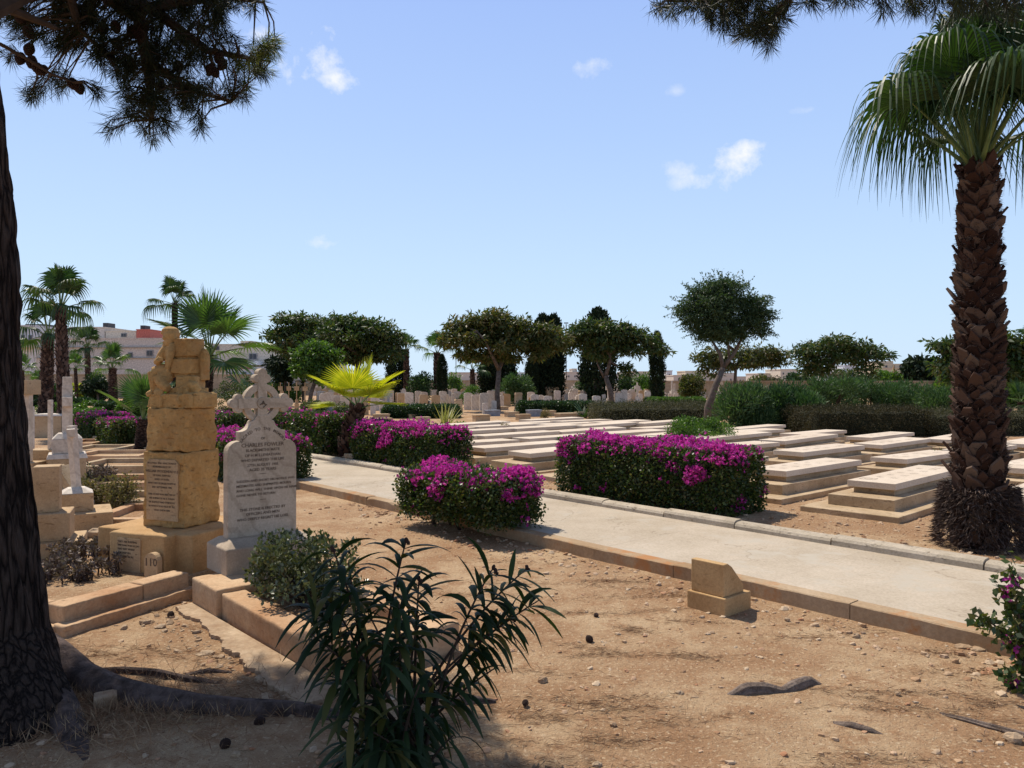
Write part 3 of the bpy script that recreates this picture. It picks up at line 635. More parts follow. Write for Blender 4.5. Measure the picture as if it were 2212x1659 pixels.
# local x along D2, y along D1 (back to the headstone)
kb = .165; kh = .175
def kerbbar(p, q, z=kh, name='kerb_stone', mt=M_kerb):
    cx, cy = (p[0] + q[0]) / 2, (p[1] + q[1]) / 2
    return rough_block(name, (cx, cy, z / 2 - .04), (abs(q[0] - p[0]), abs(q[1] - p[1]), z + .08), mt, t, 0, .0035, .011, cx * 9, smooth=1)
kerbbar((0, 0), (kb, LB_)); kerbbar((kb + .004, 0), (WA, kb), kh - .003); kerbbar((WA - kb, kb + .004), (WA, LB_), kh - .002)
kerbbar((-.03, LB_ + .004), (WA + .02, LB_ + .48), .20, 'head_plinth')
MB().box((WA / 2, LB_ / 2 + .08, .03), (WA - 2 * kb + .02, LB_ - kb + .02, .12)).build('soil_infill', M_soil, t)
# broken footing outside the kerb
fp = [(0, .02), (-.03, LB_ + .45), (-.15, LB_ + .43), (-.19, LB_ + .2), (-.14, LB_ + .02), (-.19, 1.2), (-.165, 1.05), (-.215, .9), (-.19, .75), (-.235, .55), (-.21, .4), (-.25, .2), (-.22, .02), (-.27, -.12), (-.1, -.17), (.1, -.14), (.12, 0)]
mb = MB(); rs = random.Random(2); pp = []
for i in range(len(fp)):
    a, b = fp[i], fp[(i + 1) % len(fp)]; m_ = 9 if 0 < i < 14 else 1
    for k in range(m_): q_ = .014 if m_ > 1 else 0; pp.append((a[0] + (b[0] - a[0]) * k / m_ + rs.uniform(-q_, q_), a[1] + (b[1] - a[1]) * k / m_ + rs.uniform(-q_, q_) * .5))
mb.prism(pp, .065, Matrix.Translation((0, 0, -.04)))
o = mb.build('broken_footing', M_rock, t, .004)

# ---- monument: kerb, pedestal, statue
E1 = Vector((-.93, .36, 0)).normalized(); E2 = Vector((.36, .93, 0)).normalized(); EA = math.atan2(-E1.y, -E1.x)
MC = Vector((-2.634, 6.21, 0))                # near bottom corner of the pedestal shaft
Mo = MC + E1 * .215 + E2 * .20
mt_ = thing('stone_monument', 'tall weathered gold stone pedestal with lettered panel beside the cross headstone', 'monument', Mo, EA)
# local: x = -E1 (right), y = E2 (away)
rough_block('base_step', (-.05, .05, .20), (1.0, .80, .395), M_goldsm, mt_, 0, .005, .016, 3)
rough_block('base_block', (-.0, -.16, .235), (.56, .62, .335), M_goldsm, mt_, 0, .004, .014, 5)
rough_block('shaft', (0, 0, .708), (.43, .40, .61), M_gold, mt_, 0, .013, .009, 8, dscale=10, smooth=1)
rough_block('upper_block', (0, 0, 1.193), (.392, .365, .355), M_gold, mt_, 0, .014, .009, 17, dscale=11, smooth=1)
# inset panels on the left-front face (normal -y)
pn = MB(); pc = [(-.165, .46), (.165, .46), (.165, .925), (.14, .955), (-.14, .955), (-.165, .925)]
def XZm(poly, y0, y1): mb = MB(); mb.prism(poly, y1 - y0, Matrix(((1, 0, 0, 0), (0, 0, -1, y1), (0, 1, 0, 0), (0, 0, 0, 1)))); return mb
XZm(pc, -.216, -.19).build('panel', M_tan, mt_, .002)
XZm([(-.19, .08), (.05, .08), (.05, .36), (-.19, .36)], -.480, -.46).build('lower_panel', M_tan, mt_, .002)
MTm = Matrix(((1, 0, 0, 0), (0, 0, -1, -.2165), (0, 1, 0, 0), (0, 0, 0, 1)))
text_mesh([('IN LOVING AND AFFECTIONATE', .0205, 0, .918), ('REMEMBRANCE OF', .022, 0, .888), ('WILLIAM WOODHEAD D.S', .0285, 0, .850), ('OF H.M.S. SUFFOLK', .022, 0, .818), ('AGED 19 YEARS', .022, 0, .786),
           ('WHO DIED IN BIGHI HOSPITAL', .021, 0, .755), ('2ND SEPTEMBER 1905', .022, 0, .722), ('---', .024, 0, .697), ('THIS STONE WAS ERECTED BY', .021, 0, .665), ('HIS SHIPMATES AS A TOKEN', .021, 0, .632),
           ('OF RESPECT AND SYMPATHY', .021, 0, .600), ('IN WHICH WAS HELD BY ALL', .021, 0, .568), ('WHO KNEW HIM', .021, 0, .536)], 'inscription', M_lead, mt_, MTm, .01)
MTl = Matrix(((1, 0, 0, 0), (0, 0, -1, -.4806), (0, 1, 0, 0), (0, 0, 0, 1)))
text_mesh([('THEY ARE SLEEPING', .022, -.18, .325, 'LEFT'), ('AND SHALL WAKE AT LAST', .018, -.18, .298, 'LEFT'), ('AND REST WHERE', .021, -.18, .268, 'LEFT'), ('THE DEEP SEA', .021, -.18, .238, 'LEFT'), ('CALLS NO MORE', .021, -.18, .208, 'LEFT')], 'lower_inscription', M_lead, mt_, MTl, .01)
# statue: seated boy leaning on a pile of dressed stones.  local x right, y away, z up; .0005 m per crop pixel
st = thing('statue', 'weathered stone figure of a seated sailor boy leaning on stacked blocks', 'statue', (Mo.x, Mo.y, 1.371), EA)
def S(zx, zy, y=0.0): return Vector(((zx - 830) * .00049, y, (1515 - zy) * .0005))
r = MB()
r.box(S(885, 1400, 0), (.395, .33, .118)); r.box(S(400, 1405, 0), (.075, .26, .10), taper=.8); r.box(S(1190, 1380, .02), (.09, .26, .12), rot=.1)
r.box(S(960, 1115, .03), (.165, .2, .125), rot=.35); r.box(S(915, 1240, .02), (.22, .24, .05))
r.box(S(905, 825, .03), (.175, .2, .122), rot=.12); r.box(S(905, 665, .03), (.13, .15, .04)); r.box(S(905, 970, .03), (.14, .16, .04)); r.box(S(920, 515, .03), (.165, .185, .145), rot=-.1, taper=.97)
r.ball(S(1110, 760, .10), (.05, .06, .12)); r.box(S(1090, 900, .10), (.06, .1, .16)); 
r.tube([S(1240, 1250, -.03), S(1190, 1150, -.05), S(1110, 1130, -.06), S(1040, 1200, -.09), S(990, 1290, -.12)], [.035, .04, .035, .028, .018], 8)
r.tube([S(1110, 1300, -.16), S(1100, 1400, -.17), S(1120, 1480, -.17)], [.02, .025, .02], 8)
r.tube([S(740, 1300, -.16), S(735, 1400, -.17), S(725, 1490, -.17)], [.02, .02, .02], 8)
ob = put('rock_pile', remesh(r, .0055, 1, .5, .006, 14, 4), st, M_gold); 
f = MB()
hd = S(635, 300, -.02)
f.ball(hd, (.068, .068, .062), 16, 12); f.ball(hd + Vector((.0, -.003, -.045)), (.056, .056, .062), 16, 12)        # skull, jaw
f.ball(hd + Vector((-.012, .0, .036)), (.07, .066, .036), 16, 8); f.ball(hd + Vector((-.066, -.012, .018)), (.028, .03, .018), 10, 7)   # cap and its fold
f.ball(hd + Vector((-.052, -.03, -.028)), (.014, .012, .016)); f.ball(hd + Vector((-.02, -.062, -.026)), (.014, .014, .014))   # nose / cheek
f.ball(hd + Vector((-.046, -.035, -.062)), (.014, .012, .008)); f.ball(hd + Vector((.06, -.02, -.025)), (.012, .014, .022))      # mouth, ear
f.ball(hd + Vector((-.04, -.03, -.085)), (.02, .02, .016))
f.tube([S(620, 450, 0), S(640, 520, 0), S(640, 650, 0), S(650, 800, .0), S(640, 900, .0)], [.04, .068, .075, .068, .07], 14)
f.tube([S(560, 510, -.03), S(500, 640, -.06), S(480, 770, -.09), S(540, 760, -.13), S(610, 715, -.14)], [.038, .035, .03, .026, .02], 12)   # arm to the chest
for q in range(4): f.tube([S(600, 715 + q * 12 - 20, -.14), S(640, 712 + q * 14 - 22, -.135), S(655, 722 + q * 14 - 20, -.12)], [.0085, .008, .006], 6)
f.tube([S(600, 690, -.14), S(590, 660, -.13)], [.009, .006], 6)
f.tube([S(715, 480, -.03), S(740, 600, -.07), S(720, 760, -.09), S(700, 860, -.09)], [.04, .032, .028, .022], 12)          # arm along the stones
for q in range(4): f.tube([S(690 + q * 10, 860, -.095), S(688 + q * 11, 895, -.1), S(690 + q * 11, 915, -.092)], [.008, .0075, .006], 6)
f.tube([S(660, 880, -.02), S(560, 900, -.09), S(450, 925, -.13)], [.06, .052, .042], 12); f.tube([S(450, 920, -.13), S(480, 1060, -.13), S(465, 1230, -.12)], [.044, .04, .03], 12)
f.tube([S(465, 1250, -.12), S(440, 1285, -.16), S(420, 1300, -.18)], [.03, .026, .018], 10)
f.tube([S(680, 880, .0), S(620, 960, -.08), S(560, 1010, -.12)], [.06, .055, .045], 12); f.tube([S(570, 1000, -.12), S(640, 1100, -.13), S(720, 1160, -.13), S(800, 1200, -.13)], [.045, .045, .04, .03], 12)
f.tube([S(700, 1000, -.06), S(660, 1080, -.12), S(700, 1130, -.15)], [.035, .04, .03], 10)
for q in range(5): f.tube([S(560 + q * 38, 1170, -.13), S(555 + q * 40, 1250, -.155), S(565 + q * 40, 1310, -.165)], [.016, .013, .007], 6)
for q in range(3): f.tube([S(400, 1120 + q * 60, -.02), S(380, 1140 + q * 60, -.06), S(450, 1160 + q * 60, -.1)], [.012, .016, .012], 6)
put('seated_figure', remesh(f, .0042, 1, .5, .0014, 22, 9), st, M_statue)
# kerb of the monument plot
F2 = Vector((.45, .893, 0)); F1 = Vector((-.893, .45, 0)); FA = math.atan2(F2.y, F2.x)
kc = Vector((-2.82, 4.9, 0))
t = thing('grave_kerb', 'low gold stone surround of the monument plot, cracked at the near corner', 'grave kerb', kc, FA)
# local x: F2 (away right), y: F1 (left)
def kb2(x0, x1, y0, y1, z, sd): rough_block('kerb_stone', ((x0 + x1) / 2, (y0 + y1) / 2, z / 2 - .04), (x1 - x0, y1 - y0, z + .08), M_kerb, t, 0, .004, .011, sd, smooth=1)
kb2(.06, .55, 0, .16, .172, 1); kb2(.554, .93, -.005, .15, .180, 2); kb2(-.02, .10, .0, .02 + .16, .171, 6)
kb2(-.1, .055, .184, .95, .170, 3)
rough_block('footing', (.45, -.02, .02), (1.05, .12, .10), M_kerb, t, .02, .006, .012, 12)
rough_block('footing', (-.12, .45, .02), (.14, .9, .09), M_kerb, t, .03, .006, .012, 15)
MB().box((.9, .75, .04), (1.75, 1.2, .12)).build('soil_infill', M_soil, t)
# little number stone
n0 = G(331, 1252, .08); t = thing('number_stone', 'small round-topped marker stone with the number 110 in the succulent bed', 'marker', (n0.x, n0.y, .06), EA + .05)
pl = [(-.062, -.02), (.062, -.02), (.062, .175)] + arc(0, .165, .062, 10, 170, 8) + [(-.062, .175)]
XZm(pl, -.025, .025).build('slab', M_tan, t, .004)
text_mesh([('110', .082, 0, .13)], 'number', M_lead, t, Matrix(((1, 0, 0, 0), (0, 0, -1, -.0262), (0, 1, 0, 0), (0, 0, 0, 1))), .012)

# ================================================================== FAR HEADSTONES, CROSSES, PLANTERS
def hs_mesh(kind, w, h, d):
    """returns {part: MB} for a marker of width w, height h, depth d ; local x width, y depth, z up"""
    b = MB()
    if kind == 'slab':      # gently curved top
        p = [(-w / 2, -.05), (w / 2, -.05), (w / 2, h * .92)] + [(w / 2 * math.cos(R(a)) , h * .92 + h * .08 * math.sin(R(a))) for a in (30, 60, 90, 120, 150)] + [(-w / 2, h * .92)]
        XZ(b, p, -d / 2, d / 2); return {'slab': b}
    if kind == 'round':
        p = [(-w / 2, -.05), (w / 2, -.05), (w / 2, h * .68), (w * .36, h * .74)] + [(w * .34 * math.cos(R(a)), h * .76 + h * .24 * math.sin(R(a))) for a in range(10, 171, 20)] + [(-w * .36, h * .74), (-w / 2, h * .68)]
        XZ(b, p, -d / 2, d / 2); c = MB().box((0, 0, .03), (w * 1.25, d * 2.2, .16)); return {'slab': b, 'foot': c}
    if kind in ('cross', 'tancross'):
        s = w * .16; cz = h * .78; bw = w * .62
        c = MB().box((0, 0, h * .10), (bw * 1.25, bw * 1.25, h * .26)).box((0, 0, h * .30), (bw * .85, bw * .85, h * .15), taper=.8)
        b.box((0, 0, h * .67), (s, s, h * .68)); b.box((-w * .25 - s * .02, 0, cz), (w * .5 - s, s * .9, s)); b.box((w * .25 + s * .02, 0, cz), (w * .5 - s, s * .9, s))
        return {'plinth': c, 'cross': b}
    if kind == 'pillar':
        c = MB().box((0, 0, h * .14), (w, w, h * .34)).box((0, 0, h * .36), (w * .82, w * .82, h * .12))
        b.box((0, 0, h * .66), (w * .45, w * .45, h * .5)).box((0, 0, h * .93), (w * .6, w * .6, h * .05)).ball((0, 0, h * .97), w * .2)
        return {'plinth': c, 'shaft': b}
    if kind == 'block':
        c = MB().box((0, 0, h * .08), (w * 1.15, w * .9, h * .22)); b.box((0, 0, h * .54), (w, w * .75, h * .72)); cap = MB().box((0, 0, h * .94), (w * 1.12, w * .85, h * .1), taper=.85)
        return {'plinth': c, 'body': b, 'cap': cap}
    if kind == 'twin':
        c = MB().box((0, 0, h * .12), (w, w * .8, h * .3)).box((0, 0, h * .36), (w * .8, w * .6, h * .16))
        b.tube([(-w * .18, 0, h * .42), (-w * .18, 0, h)], w * .13, 10).tube([(w * .2, 0, h * .42), (w * .2, 0, h * .86)], w * .13, 10)
        return {'plinth': c, 'columns': b}
HSL = []      # (kind, px, top, base, width px, colour)
def a2(x, y): return 518.4 + x * .26037, 604.8 + y * .26037
def a3(x, y): return 1036.9 + x * .26037, 604.8 + y * .26037
def a4(x, y): return 1555.3 + x * .2969, 576 + y * .2969
def addh(cv, lst):
    for (k, x, y0, y1, w, c) in lst:
        X, Y0 = cv(x, y0); _, Y1 = cv(x, y1); HSL.append((k, X, Y0, Y1, w * (.2969 if cv is a4 else .26037), c))
addh(a2, [('tancross', 335, 850, 1065, 46, 't'), ('tancross', 405, 850, 1070, 46, 't'), ('tancross', 470, 848, 1075, 50, 't'), ('tancross', 540, 850, 1080, 52, 't'), ('cross', 760, 890, 1040, 64, 'w'),
          ('tancross', 268, 860, 1060, 40, 't'), ('round', 352, 915, 1060, 44, 't'), ('slab', 740, 1018, 1128, 58, 'g'), ('slab', 675, 1018, 1100, 24, 'w'), ('round', 842, 932, 1070, 72, 't'),
          ('pillar', 1035, 955, 1118, 62, 't'), ('slab', 1103, 1016, 1124, 46, 'w'), ('slab', 1178, 996, 1100, 42, 'w'), ('slab', 1070, 965, 1060, 28, 'w'), ('slab', 1112, 965, 1050, 26, 'w'), ('slab', 1152, 962, 1052, 26, 'w'),
          ('slab', 1210, 968, 1060, 24, 'w'), ('slab', 1252, 966, 1060, 24, 'w'), ('slab', 1300, 932, 1030, 20, 't'), ('round', 1357, 898, 1056, 74, 'w'), ('slab', 1425, 932, 1032, 22, 't'), ('slab', 1470, 932, 1028, 24, 'w'),
          ('slab', 1503, 962, 1046, 42, 'w'), ('slab', 1614, 962, 1042, 44, 'w'), ('slab', 1596, 1004, 1056, 44, 'w'), ('slab', 1664, 990, 1056, 44, 'w'), ('round', 1710, 888, 1010, 54, 'w'), ('slab', 1728, 960, 1050, 44, 'w'), ('slab', 1768, 928, 1020, 44, 'w'),
          ('block', 1812, 985, 1112, 62, 't'), ('slab', 1745, 1026, 1110, 50, 't'), ('slab', 1215, 1040, 1100, 50, 'w')])
addh(a3, [('slab', 42, 1018, 1112, 46, 'w'), ('slab', 116, 998, 1100, 46, 'w'), ('slab', 74, 954, 1060, 42, 'w'), ('slab', 92, 924, 1000, 40, 'w'), ('slab', 190, 924, 1030, 42, 'w'), ('slab', 180, 954, 1070, 40, 'w'),
          ('round', 34, 894, 985, 66, 'w'), ('round', 84, 884, 970, 44, 't'), ('cross', 370, 818, 1010, 64, 'w'), ('round', 332, 882, 1010, 70, 'w'), ('block', 318, 930, 1108, 60, 't'), ('slab', 405, 955, 1030, 40, 'w'),
          ('slab', 497, 924, 1010, 40, 'w'), ('slab', 508, 952, 1036, 42, 'w'), ('block', 590, 884, 1020, 108, 't'), ('slab', 650, 945, 1020, 40, 'w'), ('slab', 694, 924, 1012, 38, 'w'), ('slab', 722, 945, 1022, 44, 'w'), ('round', 757, 908, 995, 56, 'w'),
          ('slab', 795, 924, 1004, 38, 'w'), ('block', 838, 914, 1012, 42, 't'), ('slab', 893, 924, 1010, 38, 'w'), ('slab', 930, 945, 1015, 40, 'w'), ('tancross', 936, 858, 990, 40, 't'), ('slab', 990, 924, 1020, 44, 'w'), ('slab', 1026, 945, 1030, 36, 'w'),
          ('cross', 1026, 894, 975, 38, 'w'), ('cross', 1062, 848, 1062, 56, 'w'), ('cross', 1112, 870, 985, 44, 'w'), ('slab', 1133, 944, 1022, 42, 'w'), ('cross', 1156, 892, 985, 46, 'w'), ('slab', 1196, 936, 1020, 42, 'w'), ('slab', 1236, 940, 1022, 40, 'w'),
          ('cross', 1305, 850, 1040, 66, 'w'), ('block', 1278, 904, 1000, 44, 't'), ('slab', 1330, 940, 1022, 42, 'w'), ('slab', 1428, 944, 995, 46, 'w'), ('block', 1491, 904, 995, 44, 't'), ('slab', 1390, 936, 990, 40, 'w'), ('cross', 1536, 930, 985, 44, 'w'),
          ('twin', 1602, 836, 985, 64, 'w'), ('slab', 1576, 940, 988, 36, 'w'), ('slab', 1626, 936, 992, 44, 'w'), ('block', 1704, 904, 985, 40, 't'), ('slab', 1812, 944, 985, 42, 'w'), ('cross', 1984, 818, 985, 90, 'w'), ('slab', 2040, 950, 990, 40, 'w'),
          ('block', 2090, 902, 975, 44, 't'), ('slab', 1920, 870, 975, 26, 'w'), ('tancross', 2183, 826, 930, 40, 't'), ('cross', 2090, 835, 940, 30, 't'), ('slab', 1860, 946, 985, 36, 'w')])
addh(a4, [('tancross', 172, 822, 905, 36, 't'), ('tancross', 575, 812, 905, 40, 't'), ('cross', 655, 856, 930, 22, 't'), ('cross', 738, 752, 930, 60, 'w'), ('cross', 826, 806, 870, 40, 'w'), ('round', 1072, 832, 912, 56, 'w'), ('block', 1122, 868, 912, 44, 't'),
          ('pillar', 1265, 744, 908, 46, 't'), ('cross', 1445, 838, 905, 48, 'w'), ('cross', 1588, 838, 908, 52, 'w'), ('slab', 430, 852, 905, 34, 'w'), ('slab', 1180, 872, 915, 28, 't'), ('cross', 1510, 846, 905, 30, 't')])
rs = random.Random(11)
for i in range(150):
    yb = rs.choice((863, 868, 873, 879, 886)); 
    if 1290 < (hx := rs.uniform(690, 1400)) < 1400 and yb > 874: yb = 868
    HSL.append(('slab', hx, 0, yb + rs.uniform(-1, 1), 9, rs.choice('wwwwt')))
for i in range(100):   # crowded rows beyond
    HSL.append(('slab', rs.uniform(690, 1570), 0, rs.choice((852, 855, 858.5, 863, 868)) + rs.uniform(-.6, .6), 6.4, 'w'))
for i in range(26): HSL.append((rs.choice(('cross', 'round', 'tancross')), rs.uniform(600, 1570), 0, rs.uniform(852, 862), 7, rs.choice('wt')))
for i in range(22): HSL.append((rs.choice(('cross', 'slab', 'tancross')), rs.uniform(1570, 2050), 0, rs.uniform(850, 858), 7, rs.choice('wt')))
cache = {}; ZONE = [(700, 'left of the yellow palm'), (826, 'behind the yellow palm'), (1005, 'behind the first clipped hedge'), (1119, 'around the forked tree'),
                    (1290, 'behind the second clipped hedge'), (1400, 'right of the leaning tree'), (1560, 'left of the feathery tree'), (2300, 'beyond the oleander hedge')]
KN = {'slab': ('headstone', 'small {c} upright headstone'), 'round': ('headstone', 'larger {c} shouldered headstone'), 'cross': ('stone_cross', 'slender {c} stone cross on plinth'), 'tancross': ('stone_cross', 'tan stone cross on tall plinth'),
      'pillar': ('memorial_pillar', '{c} pillar with ball finial'), 'block': ('memorial_block', 'squat {c} memorial block'), 'twin': ('memorial_columns', '{c} memorial of two broken columns')}
CW = {'w': 'white', 't': 'tan', 'g': 'grey'}; CM = {'w': M_white, 't': M_tan, 'g': M_grey}
cnt = {}
for (k, X, y0, y1, wpx, c) in sorted(HSL, key=lambda a: a[1]):
    p = G(X, y1, ZB); Y = p.y; w = wpx / FP * Y * .92
    h = (y1 - y0) / FP * Y if y0 else .6 + rs.uniform(-.1, .14)
    if y0 == 0: w, h = ((.42, h + .16) if wpx == 9 else (.36, h + .05)) if k == 'slab' else (.6, h + .45)
    key = (k, 't' if k == 'tancross' else c)
    zn = [z for lim, z in ZONE if X < lim][0]
    nm, lb = KN[k]; lb = lb.format(c=CW[c])
    if y0 == 0 and wpx == 9: lb = 'small %s headstone in the middle rows' % CW[c]
    elif y0 == 0: lb = {'slab': 'tiny white headstone far back', 'round': 'small shouldered headstone far back'}.get(k, 'small %s cross far back' % ('tan' if k == 'tancross' else CW[c]))
    n = cnt[(lb, zn)] = cnt.get((lb, zn), -1) + 1
    if key not in cache:
        t = thing(nm, '', 'x'); cache[key] = t
        for pn_, mb in hs_mesh(k, 1, 1, .16).items(): mb.build(pn_, CM[c] if pn_ != 'foot' else M_tan, t)
    else: t = copytree(cache[key])
    t.location = (p.x, p.y, ZB - .01); t.scale = (w, w if k not in ('slab', 'round') else .5, h)
    t.rotation_euler = (0, 0, ANG - R(22) + R(rs.uniform(-4, 4)))
    t['label'] = '%s, %s from left %s' % (lb, ORD[n], zn)
    t['category'] = {'headstone': 'headstone', 'stone_cross': 'cross'}.get(nm, 'memorial'); t['group'] = {'headstone': 'far headstones', 'stone_cross': 'far crosses'}.get(nm, 'far memorials')
# low box graves and planters between the tombs and the headstones (px left, px right, top, bottom, material)
BX = [(1127, 1167, 866 + 24, 902, 'tan open stone planter box left of the striped flax', M_tan, 'w'), (710, 738, 902, 912, 'small tan box planter left of the yellow palm', M_tan, 'w')]
BX = [(693, 736, 900, 914, 'small tan grave box left of the yellow palm', M_tan), (802, 842, 894, 906, 'pale low grave box just right of the yellow palm', M_step), (806, 848, 903, 916, 'tan low grave box in front of another right of the yellow palm', M_tan),
      (876, 912, 895, 904, 'pale low grave box under the clipped hedge', M_step), (896, 930, 901, 909, 'second pale low grave box beside the striped flax', M_step), (1018, 1060, 895, 911, 'tan planter box holding the little round-headed tree', M_tan),
      (1045, 1082, 885, 899, 'grey granite grave box behind the middle planter', M_grey), (1088, 1122, 889, 901, 'pale grave box left of the tan planter in the middle', M_step), (1112, 1148, 894, 908, 'tan planter box left of the second clipped hedge', M_tan),
      (1135, 1172, 884, 900, 'grey granite grave box at the left end of the second clipped hedge', M_grey), (1170, 1202, 886, 899, 'small tan grave box under the second clipped hedge', M_tan), (1197, 1250, 892, 905, 'pale low grave box left of the cycad', M_step),
      (1240, 1262, 889, 903, 'pale low box at the right end of the second hedge', M_step), (1300, 1318, 872, 888, 'white stepped plinth by the leaning tree', M_white), (960, 1000, 884, 892, 'pale flat kerb behind the striped flax', M_step),
      (1060, 1100, 878, 886, 'pale kerb among the headstones in the middle', M_step), (880, 960, 866, 872, 'long white flat tomb beyond the clipped hedge', M_white), (700, 790, 908, 913, 'grey kerb strip left of the yellow palm', M_grey),
      (1215, 1290, 893, 900, 'long pale kerb near the brown hedge', M_step)]
for i in range(26):
    x_ = 700 + i * 27 + rs.uniform(-8, 8); yb_ = rs.choice((861, 866, 872, 880)); BX.append((x_, x_ + rs.uniform(22, 50), yb_ - rs.uniform(3, 6), yb_, 'low pale stone kerb among the far headstones, %s of that kind from the left' % ORD[i], M_white if i % 3 else M_step))
for (x0, x1, yt, yb, lb, mt) in BX:
    p = G((x0 + x1) / 2, yb, ZB); k = p.y / FP; h = (yb - yt) * k * .8; w = (x1 - x0) * k * .8
    t = thing('grave_box', lb, 'grave box', (p.x, p.y + w * .3, ZB - .01), ANG - R(15), 'low grave boxes')
    MB().box((0, 0, h / 2), (w, w * .6, h)).build('box_wall', mt, t, .01); MB().box((0, 0, h + .02), (w * 1.06, w * .66, .05)).build('cap', mt, t, .006)

# ================================================================== GRAVES ON THE LEFT, AWAY FROM THE PATH
def stack(name, label, cat, px, pyb, levels, rot=EA, z0=0.0, group=None):
    """levels: (part, width m, depth m, height m, material, taper)"""
    p = G(px, pyb, z0); t = thing(name, label, cat, (p.x, p.y + levels[0][2] / 2, z0), rot, group); z = -.03
    for (pn_, w, d, h, mt, tp) in levels:
        MB().box((0, 0, z + h / 2), (w, d, h), taper=tp).build(pn_, mt, t, .008); z += h
    return t, z
t, z = stack('memorial_cross', 'tall white cross seen edge-on, on a chamfered white block and tan pedestal', 'cross', 118, 1074, [('lower_base', .66, .6, .22, M_tan, 1), ('pedestal', .46, .44, .32, M_tan, 1), ('upper_base', .50, .46, .07, M_white, .9), ('white_block', .37, .34, .20, M_white, 1), ('white_cap', .37, .34, .08, M_white, .6)], R(30))
MB().box((0, 0, z + .33), (.13, .11, .66)).build('shaft', M_white, t, .006)
MB().box((0, .0, z + .44), (.12, .46, .13)).build('arms', M_white, t, .006)
MB().box((0, 0, z + .72), (.118, .10, .13)).build('head', M_white, t, .006)
t, z = stack('memorial_cross', 'thin leaning white cross on a stone collar in front of the taller cross', 'cross', 128, 1162, [('lower_base', .66, .62, .26, M_tan, 1), ('base_block', .31, .30, .19, M_tan, 1), ('collar', .31, .30, .05, M_white, .5)], R(30))
mb = MB(); mb.tube([(0, 0, z - .02), (-.045, 0, z + .65)], [.048, .052], 4); mb.build('shaft', M_white, t, .003)
MB().box((-.05, 0, z + .58), (.075, .34, .085), tilt=Matrix.Rotation(R(-4), 3, 'Y')).build('arms', M_white, t, .004)
t = thing('fallen_slab', 'broken stone slab leaning on the low tomb behind the thin cross', 'slab', P(190, 1104, 8.6), 0)
mb = MB(); mb.box((-.14, 0, .23), (.07, .22, .62), tilt=Matrix.Rotation(R(-32), 3, 'Y')); mb.build('slab', M_step, t, .006)
MB().box((-.30, 0, .46), (.055, .17, .12), tilt=Matrix.Rotation(R(-32), 3, 'Y')).build('scrolled_head', M_step, t, .02)
t = thing('stone_peg', 'little white stone post beside the leaning slab', 'post', (G(196, 1120).x, G(196, 1120).y, 0), 0)
MB().box((0, 0, .09), (.055, .055, .24)).build('post', M_white, t, .004)
stack('memorial_pedestal', 'tan stepped pedestal half hidden by the pine trunk', 'pedestal', 62, 1210, [('lower_base', .60, .56, .17, M_tan, 1), ('middle_block', .40, .40, .25, M_tan, 1), ('shaft', .21, .22, .42, M_tan, 1)], R(24))
t, z = stack('memorial_cross', 'thin white cross on three tan blocks behind the pine trunk', 'cross', 74, 1062, [('lower_base', .46, .4, .20, M_tan, 1), ('middle_block', .42, .38, .22, M_tan, 1), ('upper_block', .34, .3, .20, M_tan, 1)], R(2), group='side-on crosses at far left')
MB().box((.11, 0, z + .36), (.045, .07, .72)).build('shaft', M_white, t, .003)
t, z = stack('memorial_cross', 'tall tan cross with a square head right beside the pine trunk', 'cross', 40, 1075, [('base', .36, .34, .5, M_tan, 1)], R(2), group='side-on crosses at far left')
MB().box((.02, 0, z + .5), (.085, .1, 1.0)).build('shaft', M_white, t, .003); MB().box((.03, 0, z + 1.03), (.15, .34, .2)).build('arms', M_tan, t, .004)
t, z = stack('memorial_cross', 'white slender cross just right of the pine trunk', 'cross', 48, 1040, [('base', .3, .3, .16, M_white, 1)], R(2), group='side-on crosses at far left')
MB().box((.05, 0, z + .52), (.06, .08, 1.05)).build('shaft', M_white, t, .003)
stack('memorial_block', 'low pinkish block behind the tall white cross', 'memorial', 100, 945, [('block', .8, .6, .62, M_tan, 1), ('cap', .86, .66, .06, M_white, .9)], R(2))
stack('marker_stone', 'small slanted marker block at the far bend of the path', 'marker', 180, 928, [('plinth', .62, .5, .14, M_tan, 1), ('block', .42, .36, .26, M_tan, .62)], R(4))
# kerbed plots running back from the monument (px0,px1 of the front edge, row y, depth m)
rs = random.Random(8)
PLOTS = [(188, 318, 1148, .95, .14), (176, 330, 1108, .8, .15), (160, 332, 1066, .9, .16), (150, 318, 1025, 1.2, .15), (140, 300, 1000, 1.2, .14), (130, 240, 985, 1.3, .13), (122, 200, 968, 1.2, .12)]
for i, (x0, x1, y, dp, h) in enumerate(PLOTS):
    a = G(x0, y); b = G(x1, y); w = b.x - a.x
    t = thing('grave_kerb', 'low pale stone grave surround, %s behind the monument plot' % ORD[i], 'grave kerb', ((a.x + b.x) / 2, a.y, 0), R(3), 'kerbed graves on the left')
    for q, (cx, cy, sx, sy) in enumerate([(0, 0, w, .11), (-w / 2 + .06, dp / 2, .12, dp - .115), (w / 2 - .06, dp / 2, .12, dp - .115), (0, dp, w, .11)]):
        MB().box((cx, cy, h / 2 - .02 + q * .002), (sx, sy, h + .04)).build('kerb_stone', M_step if i % 2 else M_kerb, t, .008)
    MB().box((0, dp / 2, .02), (w - .2, dp - .1, h * .75)).build('soil_infill', M_soil, t)
